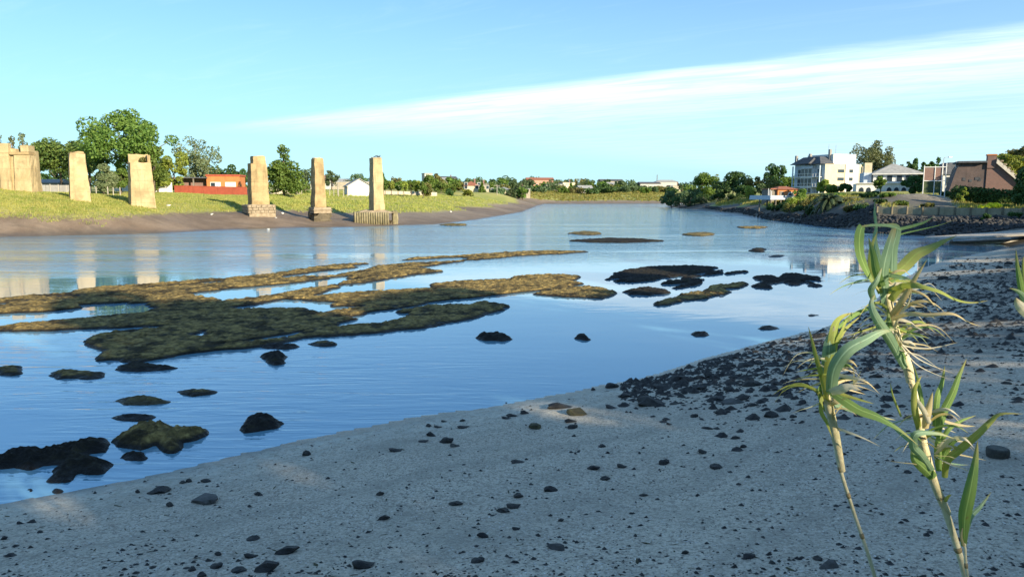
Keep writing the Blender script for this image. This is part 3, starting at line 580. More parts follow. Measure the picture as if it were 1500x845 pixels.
# ---------------------------------------------------------------- trees
M_bark = plain('bark', (.16, .125, .09), (.08, .065, .05), 3, .9, .6, .04)
M_pbark = plain('pale_bark', (.34, .30, .25), (.2, .17, .14), 3, .9, .5, .03)
LM = {'mid': leafmat('leaf_mid', (0.088, 0.16, 0.032), (0.136, 0.216, 0.045), (0.192, 0.272, 0.056)), 'dark': leafmat('leaf_dark', (0.035, 0.08, 0.024), (0.056, 0.112, 0.032), (0.088, 0.152, 0.04), .2),
      'yel': leafmat('leaf_yellow_green', (0.192, 0.256, 0.045), (0.256, 0.304, 0.056), (0.32, 0.352, 0.08)), 'grey': leafmat('leaf_grey_green', (0.12, 0.152, 0.072), (0.16, 0.192, 0.096), (0.24, 0.256, 0.136)),
      'pine': leafmat('leaf_pine', (0.048, 0.104, 0.032), (0.12, 0.176, 0.04), (0.176, 0.24, 0.048), .2), 'olive': leafmat('leaf_olive', (0.136, 0.152, 0.048), (0.2, 0.192, 0.064), (0.272, 0.248, 0.088)), 'flower': leafmat('leaf_flower', (0.8, 0.72, 0.048), (0.992, 0.896, 0.08), (0.48, 0.544, 0.064)),
      'blue': leafmat('leaf_far', (0.08, 0.136, 0.064), (0.112, 0.168, 0.08), (0.152, 0.208, 0.096))}
def leaves(rng, centers, radii, n, size, squash=.8, fill=.35, up=.25):
    """n small leaf-spray faces spread through a set of blobs"""
    centers = np.asarray(centers, float); radii = np.asarray(radii, float); pr = radii ** 2 / np.sum(radii ** 2)
    k = rng.choice(len(radii), n, p=pr); d = rng.normal(size=(n, 3)); d /= np.linalg.norm(d, axis=1)[:, None]
    rad = np.where(rng.rand(n) < fill, rng.rand(n) ** .5, .82 + .25 * rng.rand(n))
    P = centers[k] + d * (radii[k] * rad)[:, None] * (1, 1, squash)
    nn = d * .7 + rng.normal(size=(n, 3)) * .75 + (0, 0, up); nn /= np.linalg.norm(nn, axis=1)[:, None]
    a = np.cross(nn, rng.normal(size=(n, 3))); a /= np.linalg.norm(a, axis=1)[:, None]; b_ = np.cross(nn, a)
    s = size * (.55 + .9 * rng.rand(n))[:, None]
    V = np.stack([P - a * s * .6, P + b_ * s * .38 - a * s * .05, P + a * s * .6, P - b_ * s * .38 + a * s * .1], 1).reshape(-1, 3)
    return V, np.arange(4 * n).reshape(n, 4)
def tree_geo(style, H, Wd, seed, n, size, cb=.25, trunk_r=None):
    """geometry of one tree: crown blobs for its style and a limbed trunk; Wd is the crown width"""
    rng = np.random.RandomState(seed); r = Wd / 2; C = []; Rd = []
    zb = H * cb; ch = H - zb
    if style in ('round', 'bush', 'spread'):
        m = {'round': 19, 'bush': 11, 'spread': 40}[style]
        for i in range(m):
            d = rng.normal(size=3); d /= np.linalg.norm(d); q = rng.uniform(.4, .88)
            br = r * rng.uniform(.2, .36) * (.72 if style == 'spread' else 1)
            c = np.array([d[0] * r * q, d[1] * r * q, zb + ch * .5 + d[2] * ch * .5 * q]); c[2] = min(c[2], H - br * .8); c[2] = max(c[2], zb + br * .6)
            C.append(c); Rd.append(br)
    elif style == 'flat':
        for i in range(34):
            a = rng.rand() * 6.28; q = r * math.sqrt(rng.rand()) * .85; br = r * rng.uniform(.2, .3)
            C.append((math.cos(a) * q, math.sin(a) * q, H - br * .8 - rng.rand() * ch * .45)); Rd.append(br)
    elif style == 'cone':
        for i in range(44):
            f = (i + rng.rand()) / 44; lr = r * (1 - f) * .95 + .1 * r; a = rng.rand() * 6.28; q = lr * rng.uniform(.2, .75) * (1 if f < .7 else .35); br = max(lr * .45, r * .2)
            C.append((math.cos(a) * q, math.sin(a) * q, zb + f * (ch - br) + br * .3)); Rd.append(br)
        C.append((0, 0, H - r * .14)); Rd.append(r * .13)
    elif style == 'fir':                 # a broad skirt with a slender leader
        for i in range(30):
            f = rng.rand(); lr = r * float(np.interp(f, [0, .25, .55, .72, 1], [.8, 1, .62, .36, .1])); a = rng.rand() * 6.28; q = lr * rng.uniform(.2, .75); br = max(lr * .38, r * .14)
            C.append((math.cos(a) * q, math.sin(a) * q, zb + f * (ch - br) + br * .3)); Rd.append(br)
    elif style == 'airy':
        for i in range(46):
            d = rng.normal(size=3); d /= np.linalg.norm(d); q = rng.uniform(.3, .95); br = r * rng.uniform(.15, .27)
            c = np.array([d[0] * r * q, d[1] * r * q, zb + ch * .52 + d[2] * ch * .48 * q]); c[2] = min(c[2], H - br * .6); C.append(c); Rd.append(br)
    elif style == 'column':
        for i in range(9):
            f = i / 8; br = r * (.75 if 0 < f < .8 else .55); C.append((rng.uniform(-.3, .3) * r, rng.uniform(-.3, .3) * r, zb + br * .6 + f * (ch - 1.3 * br))); Rd.append(br)
    C = np.array(C); Rd = np.array(Rd)
    V, F = leaves(rng, C, Rd, n, size, .85, .16)
    q = np.percentile(np.hypot(V[:, 0], V[:, 1]), 98); V[:, :2] *= r / q; C[:, :2] *= r / q; zm = V[:, 2].max(); f_ = (H - zb) / max(zm - zb, .1)
    V[:, 2] = np.where(V[:, 2] > zb, zb + (V[:, 2] - zb) * f_, V[:, 2]); C[:, 2] = np.where(C[:, 2] > zb, zb + (C[:, 2] - zb) * f_, C[:, 2])
    tr = trunk_r or max(.06, H * .022); mb = MB(); top = zb + ch * (.55 if style in ('round', 'bush', 'spread', 'airy') else .8)
    if style == 'flat': top = H * .72
    bend = [rng.uniform(-.04, .04) * H for _ in range(2)]
    path = [(0, 0, -.3), (0, 0, .1), (bend[0] * .4, bend[1] * .4, top * .35), (bend[0], bend[1], top * .7), (bend[0] * .8, bend[1] * .8, top)]
    mb.tube(path, [tr * 1.5, tr * 1.2, tr, tr * .75, tr * .35], 8)
    if style not in ('cone', 'fir', 'column'):
        for j in rng.permutation(len(C))[:9]:
            c = C[j]; f = rng.uniform(.45, .8); s = np.array([bend[0] * f, bend[1] * f, top * f]); mid = s * .45 + c * .55 + (0, 0, -.06 * H * rng.rand())
            mb.tube([s, mid, c], [tr * .5, tr * .33, tr * .12], 5)
    return V, F, mb
def tree(name, label, px, top, Y, wpx, style, leaf, n=2500, size=.3, cb=.2, group=None, cat='tree', bark=None, seed=None, base=None):
    g = base or gnd(px, Y); H = at(px, top, Y).z - g.z; H = max(H, .6 if cat in ('shrub', 'bush') else 3.2); seed = seed if seed is not None else int(px * 7 + Y * 3)
    V, F, mb = tree_geo(style, H, wpx * Y / FPX, seed, n, size, cb)
    e = empty(name, g, (seed * 2.399) % 6.28 if style != 'spread' else 0)
    mb.build('trunk', bark or M_bark, e, True)
    obj('crown', npmesh('crown', V, F, LM[leaf]), e)
    return tag(e, label, cat, group)
# big field trees of the left bank
tree('tree', 'tallest spreading green tree behind the two left piers', 196, 157, 118, 132, 'spread', 'mid', 12000, .33, .18, seed=71)
tree('tree', 'small leafy tree merging into the right side of the tallest tree', 226, 214, 117, 50, 'round', 'mid', 3500, .3, .1)
tree('pine_tree', 'broad flat-topped dark pine between the abutment and the first pier', 92, 203, 128, 112, 'flat', 'pine', 13000, .34, .3)
tree('pine_tree', 'dark flat pine half hidden behind the first pier', 132, 206, 132, 66, 'flat', 'pine', 7000, .34, .2)
for i, (x, tp) in enumerate(((6, 196), (22, 198), (38, 194))):
    tree('eucalyptus_tree', '%s far grey-green eucalyptus showing above the ruined abutment' % ('leftmost', 'middle', 'rightmost')[i], x, tp, 262, 15, 'column', 'grey', 900, .55, .3, 'far eucalyptuses above the abutment')
for i, (x, tp, wd) in enumerate(((54, 226, 50), (86, 228, 48), (118, 226, 50), (146, 228, 46), (172, 234, 46), (214, 234, 40))):
    tree('tree', '%s dark tree of the background row behind the flat pine' % ('leftmost', 'second', 'third', 'fourth', 'fifth', 'rightmost')[i], x, tp, 158 + 3 * (i % 2), wd, 'bush', 'dark', 1700, .42, .0, 'background trees behind the left piers')
tree('bush', 'pale leafy bush just right of the first pier', 152, 238, 110, 46, 'bush', 'grey', 3500, .28, .02, cat='bush')
tree('bush', 'darker green bush beside the notched pier', 178, 246, 113, 34, 'bush', 'mid', 2400, .28, .02, cat='bush')
tree('tree', 'loose grey-green airy tree behind the red house', 289, 200, 142, 74, 'airy', 'grey', 5200, .3, .15, bark=M_pbark)
tree('tree', 'bright yellow-green tree left of the airy grey tree', 258, 221, 132, 46, 'round', 'yel', 4200, .3, .05)
tree('bush', 'bright green bush right of the notched pier', 232, 240, 128, 40, 'bush', 'yel', 2600, .28, .02, cat='bush')
tree('tree', 'dark tree behind the notched pier in the far gap', 238, 224, 190, 26, 'round', 'blue', 900, .45, .1)
for x, tp, wd in ((318, 243, 36), (340, 240, 34), (358, 246, 30)):
    tree('tree', 'dark %s tree in the row behind the red house roof' % {318: 'leftmost', 340: 'middle', 358: 'rightmost'}[x], x, tp, 170, wd, 'round', 'dark', 1500, .42, .05, 'dark trees behind the red house')
tree('conifer_tree', 'broad green conifer with a narrow pointed top between two piers', 416, 211, 128, 64, 'fir', 'mid', 7500, .3, .12)
tree('tree', 'hazy green tree left of the slim middle pier', 450, 246, 225, 28, 'round', 'blue', 900, .5, .1)
tree('tree', 'hazy green tree just right of the slim middle pier', 486, 249, 225, 22, 'round', 'blue', 800, .5, .1)
tree('bush', 'round clipped green bush left of the slim middle pier', 447, 271, 150, 16, 'bush', 'mid', 800, .25, .0, cat='bush')
tree('tree', 'dark tree hidden behind the pier with birds', 556, 251, 200, 26, 'round', 'dark', 900, .45, .05)
tree('tree', 'round tree left of the pier with birds on the skyline', 524, 254, 300, 22, 'round', 'blue', 700, .6, .05)
for i, x in enumerate((564, 573, 583, 592, 602, 611, 620)):
    tree('young_tree', '%s young green tree in the row right of the bird pier' % ('first', 'second', 'third', 'fourth', 'fifth', 'sixth', 'last')[i], x, 263 + (i * 5 % 4), 152 + (i % 3), 15, 'round', 'yel' if i % 2 else 'mid', 900, .26, .32, 'row of young trees right of the last pier')
tree('tree', 'tall round tree right of the young tree row', 631, 255, 210, 24, 'round', 'mid', 1300, .45, .1)
tree('tree', 'brownish tree at the right end of the young tree row', 625, 271, 165, 20, 'round', 'olive', 1000, .3, .05)
tree('bush', 'very dark low bush on the far grass flat', 660, 276, 190, 22, 'bush', 'dark', 1000, .32, .0, cat='bush')
tree('bush', 'bright yellow-green bush right of the very dark bush', 684, 276, 195, 20, 'bush', 'yel', 900, .32, .0, cat='bush')
tree('tree', 'green tree above the very dark bush', 646, 266, 205, 26, 'round', 'mid', 1000, .4, .05)
tree('tree', 'green tree behind the yellow-green bush', 664, 265, 215, 24, 'round', 'mid', 1000, .4, .05)

# ---------------------------------------------------------------- ruined railway bridge
def concrete(name, c1, c2):
    m, t, b, pos = newmat(name)
    n = t.noise(pos, .8, 5, .62); f = t.noise(pos, 9, 5, .7); s = t.noise(t.mapping(pos, (1.6, 1.6, .16)), 1.5, 5, .65)
    col = t.mix(t.ramp(n, .32, .68), c1, c2); col = t.mix(t.ramp(s, .5, .72, 0, .6), col, tuple(v * .45 for v in c1)); col = t.mix(t.ramp(f, .62, .75, 0, .6), col, tuple(v * .4 for v in c1))
    zz = t.n('ShaderNodeSeparateXYZ', {0: pos}).outputs[2]; ln = t.math('FRACT', t.math('ADD', t.math('MULTIPLY', zz, .82), t.math('MULTIPLY', n, .12))); lift = t.ramp(t.math('ABSOLUTE', t.math('SUBTRACT', ln, .5)), .0, .035, 1, 0)
    col = t.mix(t.math('MULTIPLY', lift, t.ramp(s, .35, .6, .15, .6)), col, tuple(v * .4 for v in c1))
    col = t.mix(t.ramp(t.noise(pos, .45, 4, .6), .52, .66, 0, .5), col, tuple(v * .55 for v in c2))
    t.link(col, b.inputs['Base Color']); b.inputs['Roughness'].default_value = .92; b.inputs['Specular IOR Level'].default_value = .15
    bump(t, b, t.math('ADD', f, t.math('MULTIPLY', n, 1.5)), .7, .06); return m
M_conc = concrete('old_concrete', (.50, .39, .22), (.38, .29, .155)); M_conc2 = concrete('stained_concrete', (.44, .325, .165), (.30, .215, .11))
M_block = plain('plinth_stone', (.36, .29, .2), (.24, .185, .12), 2.5, .9, .6, .05); M_pile = plain('weathered_pile', (.30, .26, .16), (.17, .15, .08), 2.2, .9, .6, .04, .5)
M_wetrock = plain('wet_rock', (.09, .075, .05), (.16, .13, .085), 2, .85, .8, .1)
def shaft(mb, w0, l0, w1, l1, z0, z1, seed, cx=0, cy=0, jit=.022, n=10):
    """battered shaft with slightly worn, uneven faces"""
    rng = random.Random(seed); V = []; F = []; per = []
    k = 5
    for i in range(k): per.append((-1 + 2 * i / k, -1))
    for i in range(k): per.append((1, -1 + 2 * i / k))
    for i in range(k): per.append((1 - 2 * i / k, 1))
    for i in range(k): per.append((-1, 1 - 2 * i / k))
    m = len(per)
    for j in range(n + 1):
        f = j / n; w_, l_ = (w0 + (w1 - w0) * f) / 2, (l0 + (l1 - l0) * f) / 2
        for a, b_ in per:
            cr = .97 if abs(a) == 1 and abs(b_) == 1 else 1
            V.append((cx + a * w_ * cr + rng.gauss(0, jit), cy + b_ * l_ * cr + rng.gauss(0, jit), z0 + (z1 - z0) * f + (rng.gauss(0, jit * 1.4) if j == n else 0)))
    for j in range(n):
        for i in range(m): F.append((j * m + i, j * m + (i + 1) % m, (j + 1) * m + (i + 1) % m, (j + 1) * m + i))
    F.append(tuple(range(n * m, n * m + m))); mb.add(V, F); return mb
def pier(label, px, Y, ybot, ytop, w0, w1, l0, l1, yaw, seed):
    p = at(px, ybot, Y); e = empty('bridge_pier', p, R(yaw)); H = at(px, ytop, Y).z - p.z
    return tag(e, label, 'pier', 'piers of the ruined bridge'), H
YAW = 33
# first: plain tapered pier
e, H = pier('plain tapered concrete pier standing second from the left, right of the abutment', 117, 82, 291, 225.5, 0, 0, 0, 0, YAW, 1)
shaft(MB(), 2.05, 2.6, 1.5, 2.0, -.6, H, 1).build('shaft', M_conc, e)
bevel(shaft(MB(), 1.5, 2.0, 1.3, 1.7, H, H + .14, 2, .02, .05, .03, 2).build('cap', M_conc2, e), .03)
# second: notched head with raised rear
e, H = pier('wide pier with a broken notched head, in front of the tallest tree', 208, 84.5, 297, 239, 0, 0, 0, 0, YAW, 3)
shaft(MB(), 2.62, 2.9, 2.15, 2.3, -.6, H, 5).build('shaft', M_conc, e)
hd = shaft(MB(), 2.12, .55, 2.05, .5, H, H + .95, 6, 0, .85, .03, 3).build('raised_head', M_conc, e)
shaft(MB(), .3, 1.5, .28, 1.3, H, H + .85, 7, .9, .1, .02, 2).build('head_cheek', M_conc2, e)
V, F = leaves(np.random.RandomState(3), [(.45, .3, H + .35)], [.42], 220, .16); obj('weeds', npmesh('weeds', V, F, LM['olive']), e)
# third: stepped head and stone plinth
e, H = pier('pier with a stepped head on a stone block plinth, at the edge of the mud', 379, 91, 299.5, 240, 0, 0, 0, 0, YAW, 8)
shaft(MB(), 2.15, 2.0, 1.9, 1.7, 0, H, 9).build('shaft', M_conc2, e)
shaft(MB(), 1.55, 1.6, 1.45, 1.4, H, H + .88, 10, .14, .05, .025, 3).build('stepped_head', M_conc2, e)
pl = shaft(MB(), 3.2, 3.0, 3.05, 2.9, -1.6, -.02, 11, .05, 0, .02, 3).build('plinth', M_block, e)
def blocks(parent, w_, l_, z0, rows, rh, n, seed, y=None):
    rng = random.Random(seed)
    for r_ in range(rows):
        x = -w_ / 2 + (0 if r_ % 2 else -.18)
        while x < w_ / 2:
            bw = rng.uniform(.42, .7); a, b_ = max(x, -w_ / 2), min(x + bw - .03, w_ / 2)
            if b_ - a > .15: bevel(MB().box(a, b_, -l_ / 2 - rng.uniform(.05, .1), -l_ / 2 + .1, z0 + r_ * rh + .015, z0 + (r_ + 1) * rh - .015).build('stone_block', M_block, parent), .03)
            x += bw
        yb = -l_ / 2
        while yb < l_ / 2:
            bw = rng.uniform(.5, .8); bevel(MB().box(-w_ / 2 - rng.uniform(.04, .09), -w_ / 2 + .1, max(yb, -l_ / 2 + .02), min(yb + bw - .03, l_ / 2), z0 + r_ * rh + .015, z0 + (r_ + 1) * rh - .015).build('stone_block', M_block, parent), .03); yb += bw
blocks(pl, 3.2, 3.0, -1.05, 3, .34, 6, 3)
# fourth: slim pier on an undercut plinth
e, H = pier('slim weathered pier on a pale plinth over undercut rock, in the middle of the three', 467, 94, 303.5, 233.5, 0, 0, 0, 0, YAW, 12)
shaft(MB(), 1.5, 1.75, 1.12, 1.3, 0, H, 13, jit=.035).build('shaft', M_conc2, e)
shaft(MB(), 1.14, 1.3, 1.0, 1.15, H, H + .1, 14, 0, 0, .04, 2).build('cap', M_conc, e)
pl = shaft(MB(), 2.35, 2.5, 2.25, 2.4, -.75, -.01, 15, .1, 0, .03, 2).build('plinth', M_block, e)
bevel(MB().box(-1.15, 1.3, -1.35, 1.3, -.36, -.28).build('ledge', M_block, pl), .02)
shaft(MB(), 2.1, 2.3, 2.4, 2.5, -2.0, -.75, 16, .1, 0, .12, 4).build('rock_footing', M_wetrock, e)
# fifth: pier with birds on a pile caisson
e, H = pier('pier with birds on its top, on a ribbed pile caisson at the water edge', 552, 97, 308.5, 232.5, 0, 0, 0, 0, YAW, 18)
shaft(MB(), 1.55, 1.8, 1.22, 1.3, -.2, H, 19, jit=.03).build('shaft', M_conc, e)
shaft(MB(), 1.24, 1.32, 1.1, 1.15, H, H + .1, 20, 0, 0, .04, 2).build('cap', M_conc, e)
PIER5 = Vector(e.location); PIER5TOP = PIER5.z + H + .1
cz = -2.05; rot = R(12 - YAW)
cs = MB().box(-2.85, 1.45, -1.7, 2.2, cz, -.28).build('caisson', M_pile, e, rz=rot)
shaft(MB(), 5.3, 3.6, 2.2, 2.4, -.3, .12, 21, -.35, .2, .06, 2).build('slab', M_block, e, rz=rot)
for i in range(15):
    x = -2.8 + i * .295; h_ = random.Random(i).uniform(-.12, .1)
    MB().tube([(x, -1.72, cz), (x, -1.72, -.22 + h_ * .4), (x, -1.72, -.16 + h_ * .4)], [.135, .135, .1], 8).build('pile', M_pile, e, True, rz=rot)
for i in range(9):
    y = -1.45 + i * .4; MB().tube([(-2.87, y, cz), (-2.87, y, -.25), (-2.87, y, -.18)], [.135, .135, .1], 8).build('pile', M_pile, e, True, rz=rot)
bevel(shaft(MB(), .72, 2.4, .7, 2.3, cz, -.06, 22, 2.35, .4, .03, 4).build('side_block', M_pile, e, rz=rot), .03)
shaft(MB(), .8, .9, .5, .6, cz, cz + .65, 23, 1.75, -.3, .08, 2).build('fallen_rubble', M_wetrock, e, rz=rot)
# birds
M_bird = plain('bird_grey', (.07, .07, .075), (.03, .03, .032), 20, .8, 0)
def bird(x, y, z, rz):
    mb = MB(); mb.tube([(-.19, 0, .10), (-.1, 0, .12), (0, 0, .15), (.07, 0, .18), (.11, 0, .22)], [.012, .035, .065, .06, .03], 8); mb.tube([(.1, 0, .2), (.125, 0, .25), (.15, 0, .27), (.19, 0, .265)], [.035, .04, .03, .006], 7)
    mb.tube([(0, .025, 0), (0, .025, .11)], .008, 4); mb.tube([(0, -.025, 0), (0, -.025, .11)], .008, 4)
    o = mb.build('bird', M_bird, None, True, (x, y, z), rz); o.scale = (1.15, 1.15, 1.15); return o
for i, (dx_, dy_, rz_) in enumerate(((-.12, .1, .4), (.2, .0, 2.4), (.38, .15, 3.4), (.46, -.12, .2))):
    tag(bird(PIER5.x + dx_, PIER5.y + dy_, PIER5TOP - .02, rz_), 'small dark bird perched on top of the pier nearest the water', 'bird', 'birds on the pier')
# abutment at the left edge
p = at(24, 277, 80); e = empty('bridge_abutment', p, R(8))
shaft(MB(), 7.0, 5.0, 6.8, 4.8, -1.5, 4.25, 30, -3.0, 2.5, .02, 8).build('wall', M_conc, e)
shaft(MB(), 1.05, .6, .95, .5, -1.5, 3.75, 31, -.85, -.02, .015, 8).build('pilaster', M_conc, e)
bevel(MB().box(-1.34, -.34, -.34, .4, 3.75, 4.8).build('pilaster_cap', M_conc, e), .04)
shaft(MB(), 1.78, 1.6, 1.5, 1.4, -1.5, 3.6, 32, .83, .5, .02, 8).build('corner_buttress', M_conc, e)
bevel(MB().box(-.3, 1.62, -.3, 1.3, 3.6, 3.9).build('corner_cap', M_conc2, e), .03); bevel(MB().box(.82, 1.6, -.26, 1.2, 3.9, 4.62).build('corner_merlon', M_conc, e), .04)
bevel(MB().box(-6.4, -1.36, -.12, .3, 3.55, 4.28).build('parapet', M_conc2, e), .03)
tag(e, 'ruined concrete bridge abutment with pilaster and merlons at the left edge', 'abutment')

# ---------------------------------------------------------------- houses
M_glass = newmat('window_glass')[0]; _b = M_glass.node_tree.nodes['Principled BSDF']; _b.inputs['Base Color'].default_value = (.03, .045, .06, 1); _b.inputs['Roughness'].default_value = .12
def wallmat(n, c, r=.35): return plain(n, c, tuple(v * .85 for v in c), 1.2, .85, .15, .01, r)
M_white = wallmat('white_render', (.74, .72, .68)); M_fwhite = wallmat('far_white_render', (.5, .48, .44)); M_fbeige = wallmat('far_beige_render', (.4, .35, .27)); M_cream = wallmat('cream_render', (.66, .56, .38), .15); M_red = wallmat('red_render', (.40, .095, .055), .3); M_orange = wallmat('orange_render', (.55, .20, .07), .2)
M_pink = wallmat('pink_render', (.52, .30, .22)); M_beige = wallmat('beige_render', (.52, .45, .35)); M_grey = wallmat('grey_render', (.32, .31, .29)); M_brick = None
M_roofd = plain('slate_roof', (.10, .105, .115), (.065, .07, .08), 2, .8, .4, .03); M_rooft = plain('tile_roof', (.34, .13, .075), (.24, .095, .06), 2, .85, .5, .03); M_roofg = plain('grey_roof', (.36, .36, .35), (.26, .26, .25), 2, .8, .3, .02)
M_wood = plain('grey_wood', (.24, .21, .17), (.14, .12, .10), 3, .9, .5, .02, .4); M_shut = plain('white_shutter', (.75, .75, .73), (.68, .68, .66), 3, .6, .1)
def m_brick():
    m, t, b, pos = newmat('brick_wall')
    g = t.n('ShaderNodeTexCoord').outputs['Object']
    sv = t.n('ShaderNodeSeparateXYZ', {0: g}); uv = t.n('ShaderNodeCombineXYZ', {0: t.math('ADD', sv.outputs[0], sv.outputs[1]), 1: sv.outputs[2], 2: 0.0}).outputs[0]
    br = t.n('ShaderNodeTexBrick', {'Vector': uv, 'Color1': (.23, .105, .08, 1), 'Color2': (.165, .08, .065, 1), 'Mortar': (.22, .19, .17, 1), 'Scale': 1.0, 'Mortar Size': .012, 'Brick Width': .26, 'Row Height': .085})
    col = t.mix(t.ramp(t.noise(pos, 1.1, 5, .6), .45, .7, 0, .5), br.outputs[0], (.14, .10, .09)); t.link(col, b.inputs['Base Color']); b.inputs['Roughness'].default_value = .9
    bump(t, b, br.outputs['Fac'], -.4, .01); return m
M_brick = m_brick()
def house(label, px, Y, w_, d_, h_, yaw, wall, roof, rm, wins=(), name='house', rh=1.2, group=None, zoff=0.0, chim=False, eave=.3):
    g = gnd(px, Y); e = empty(name, (g.x, g.y, g.z + zoff), R(yaw))
    wl = MB().box(-w_ / 2, w_ / 2, -d_ / 2, d_ / 2, -1.5, h_)
    if roof == 'gable': wl.prism([(-w_ / 2, h_), (w_ / 2, h_), (0, h_ + rh)], -d_ / 2, d_ / 2)
    wl.build('wall', wall, e)
    if roof == 'flat': bevel(MB().box(-w_ / 2 - .12, w_ / 2 + .12, -d_ / 2 - .12, d_ / 2 + .12, h_ + .004, h_ + .28).build('roof', rm, e), .03)
    elif roof == 'gable':              # ridge along depth, gable to the front
        t_ = .14; k = rh / (w_ / 2); x = w_ / 2 + eave
        MB().prism([(-x, h_ - eave * k + .01), (0, h_ + rh + .01), (x, h_ - eave * k + .01), (x, h_ - eave * k + t_), (0, h_ + rh + t_), (-x, h_ - eave * k + t_)], -d_ / 2 - eave, d_ / 2 + eave).build('roof', rm, e)
    elif roof == 'side':               # ridge along width
        x, y = w_ / 2 + eave, d_ / 2 + eave
        MB().add([(-x, -y, h_), (x, -y, h_), (x, y, h_), (-x, y, h_), (-x, 0, h_ + rh), (x, 0, h_ + rh)], [(0, 1, 5, 4), (2, 3, 4, 5), (0, 4, 3), (1, 2, 5), (0, 3, 2, 1)]).build('roof', rm, e)
    elif roof == 'hip':
        x, y = w_ / 2 + eave, d_ / 2 + eave; r_ = max(0, x - y)
        MB().add([(-x, -y, h_), (x, -y, h_), (x, y, h_), (-x, y, h_), (-r_, 0, h_ + rh), (r_ + .01, 0, h_ + rh)], [(0, 1, 5, 4), (2, 3, 4, 5), (0, 4, 3), (1, 2, 5), (0, 3, 2, 1)]).build('roof', rm, e)
    if chim: bevel(MB().box(w_ * .2, w_ * .2 + .5, -.25, .25, h_, h_ + rh + .8).build('chimney', M_brick, e), .02)
    for (u, z0, ww, wh) in wins[:]:
        kind = 'door' if z0 < .05 else 'window'; x = u * w_ / 2
        f = MB().box(x - ww / 2 - .08, x + ww / 2 + .08, -d_ / 2 - .05, -d_ / 2 + .05, z0 - .08, z0 + wh + .08).build(kind, M_shut, e)
        MB().box(x - ww / 2, x + ww / 2, -d_ / 2 - .07, -d_ / 2 + .03, z0, z0 + wh).build('pane' if kind == 'window' else 'panel', M_glass if kind == 'window' else M_wood, f)
    return tag(e, label, 'house', group)
# red house behind the grass field
g = gnd(306, 140); e = empty('house', g, R(10))
k = 140 / FPX
MB().box(-.3, 5.6, 0, 6, -1, 3.3).build('wall', M_orange, e); bevel(MB().box(-.5, 5.75, -.15, 6.1, 3.304, 3.62).build('roof', M_red, e), .03)
f = MB().box(.35, 2.2, -.06, .05, 1.0, 2.2).build('window', M_shut, e); MB().box(.45, 1.2, -.09, .03, 1.1, 2.1).build('pane', M_glass, f)
f = MB().box(3.0, 4.9, -.06, .05, 1.0, 2.2).build('window', M_shut, e); MB().box(3.1, 4.8, -.09, .03, 1.08, 2.12).build('pane', M_shut, f)
MB().box(-5.2, -.3, 1.6, 6, -1, 2.9).build('porch_wall', M_brick, e); MB().box(-5.4, -.1, -.4, 6.1, 2.904, 3.1).build('porch_roof', M_roofd, e)
for x in (-5.1, -2.7): MB().box(x, x + .22, -.25, -.03, -1, 2.9).build('porch_post', M_wood, e)
tag(e, 'orange-red flat-roofed house with white windows and a dark porch', 'house')
def wall_run(name, label, pts, h, th_, mat, cap=None, panel=2.4, cat='wall', group=None, top=None):
    """garden wall of separate bays set between posts, following the ground"""
    e = empty(name, pts[0]); o = Vector(pts[0])
    for a, b_ in zip(pts, pts[1:]):
        a, b_ = Vector(a), Vector(b_); L = (b_ - a).length; n = max(1, round(L / panel)); d = (b_ - a).normalized(); nn = Vector((-d.y, d.x, 0)).normalized() * th_ / 2
        for i in range(n):
            p, q = a + (b_ - a) * i / n + d * .02 - o, a + (b_ - a) * (i + 1) / n - d * .02 - o
            V = [p - nn, q - nn, q + nn, p + nn]; V = [v + Vector((0, 0, -.7)) for v in V] + [v + Vector((0, 0, h)) for v in V]
            MB().add(V, [(0, 3, 2, 1), (4, 5, 6, 7), (0, 1, 5, 4), (1, 2, 6, 5), (2, 3, 7, 6), (3, 0, 4, 7)]).build('panel', mat, e)
            if cap:
                c = nn * 1.35; V = [p - c, q - c, q + c, p + c]; V = [v + Vector((0, 0, h + .003)) for v in V] + [v + Vector((0, 0, h + .09)) for v in V]
                MB().add(V, [(0, 3, 2, 1), (4, 5, 6, 7), (0, 1, 5, 4), (1, 2, 6, 5), (2, 3, 7, 6), (3, 0, 4, 7)]).build('coping', cap, e)
    return tag(e, label, cat, group)
wall_run('garden_wall', 'bright red garden wall in front of the orange-red house', [gnd(256, 131), gnd(362, 129)], 1.25, .18, M_red, M_red, 2.6)
wall_run('garden_wall', 'pale cream wall between the notched pier and the red wall', [gnd(222, 128), gnd(253, 129)], 1.75, .2, M_white, None, 3.8)
wall_run('garden_wall', 'low pale wall under the broad conifer', [gnd(362, 138), gnd(440, 140)], .9, .2, M_beige, None, 3)
wall_run('garden_wall', 'grey block wall behind the gap right of the abutment', [gnd(48, 116), gnd(108, 117)], 1.25, .2, M_grey, None, 2.2)
wall_run('garden_wall', 'low white wall seen between the first and notched piers', [gnd(168, 124), gnd(200, 125)], 1.6, .2, M_white, None, 2.5)
wall_run('garden_wall', 'low pale wall behind the young tree row', [gnd(562, 164), gnd(640, 172)], .95, .2, M_beige, None, 4)
house('grey low shed roof seen under the flat-topped pine', 65, 136, 7, 5, 1.6, 8, M_grey, 'side', M_roofg, [(.3, .2, .8, 1)], 'shed', .7)
house('white gabled barn just left of the pier with birds', 524, 150, 4.6, 7, 1.9, 18, M_white, 'gable', M_roofg, [], 'barn', 1.35)
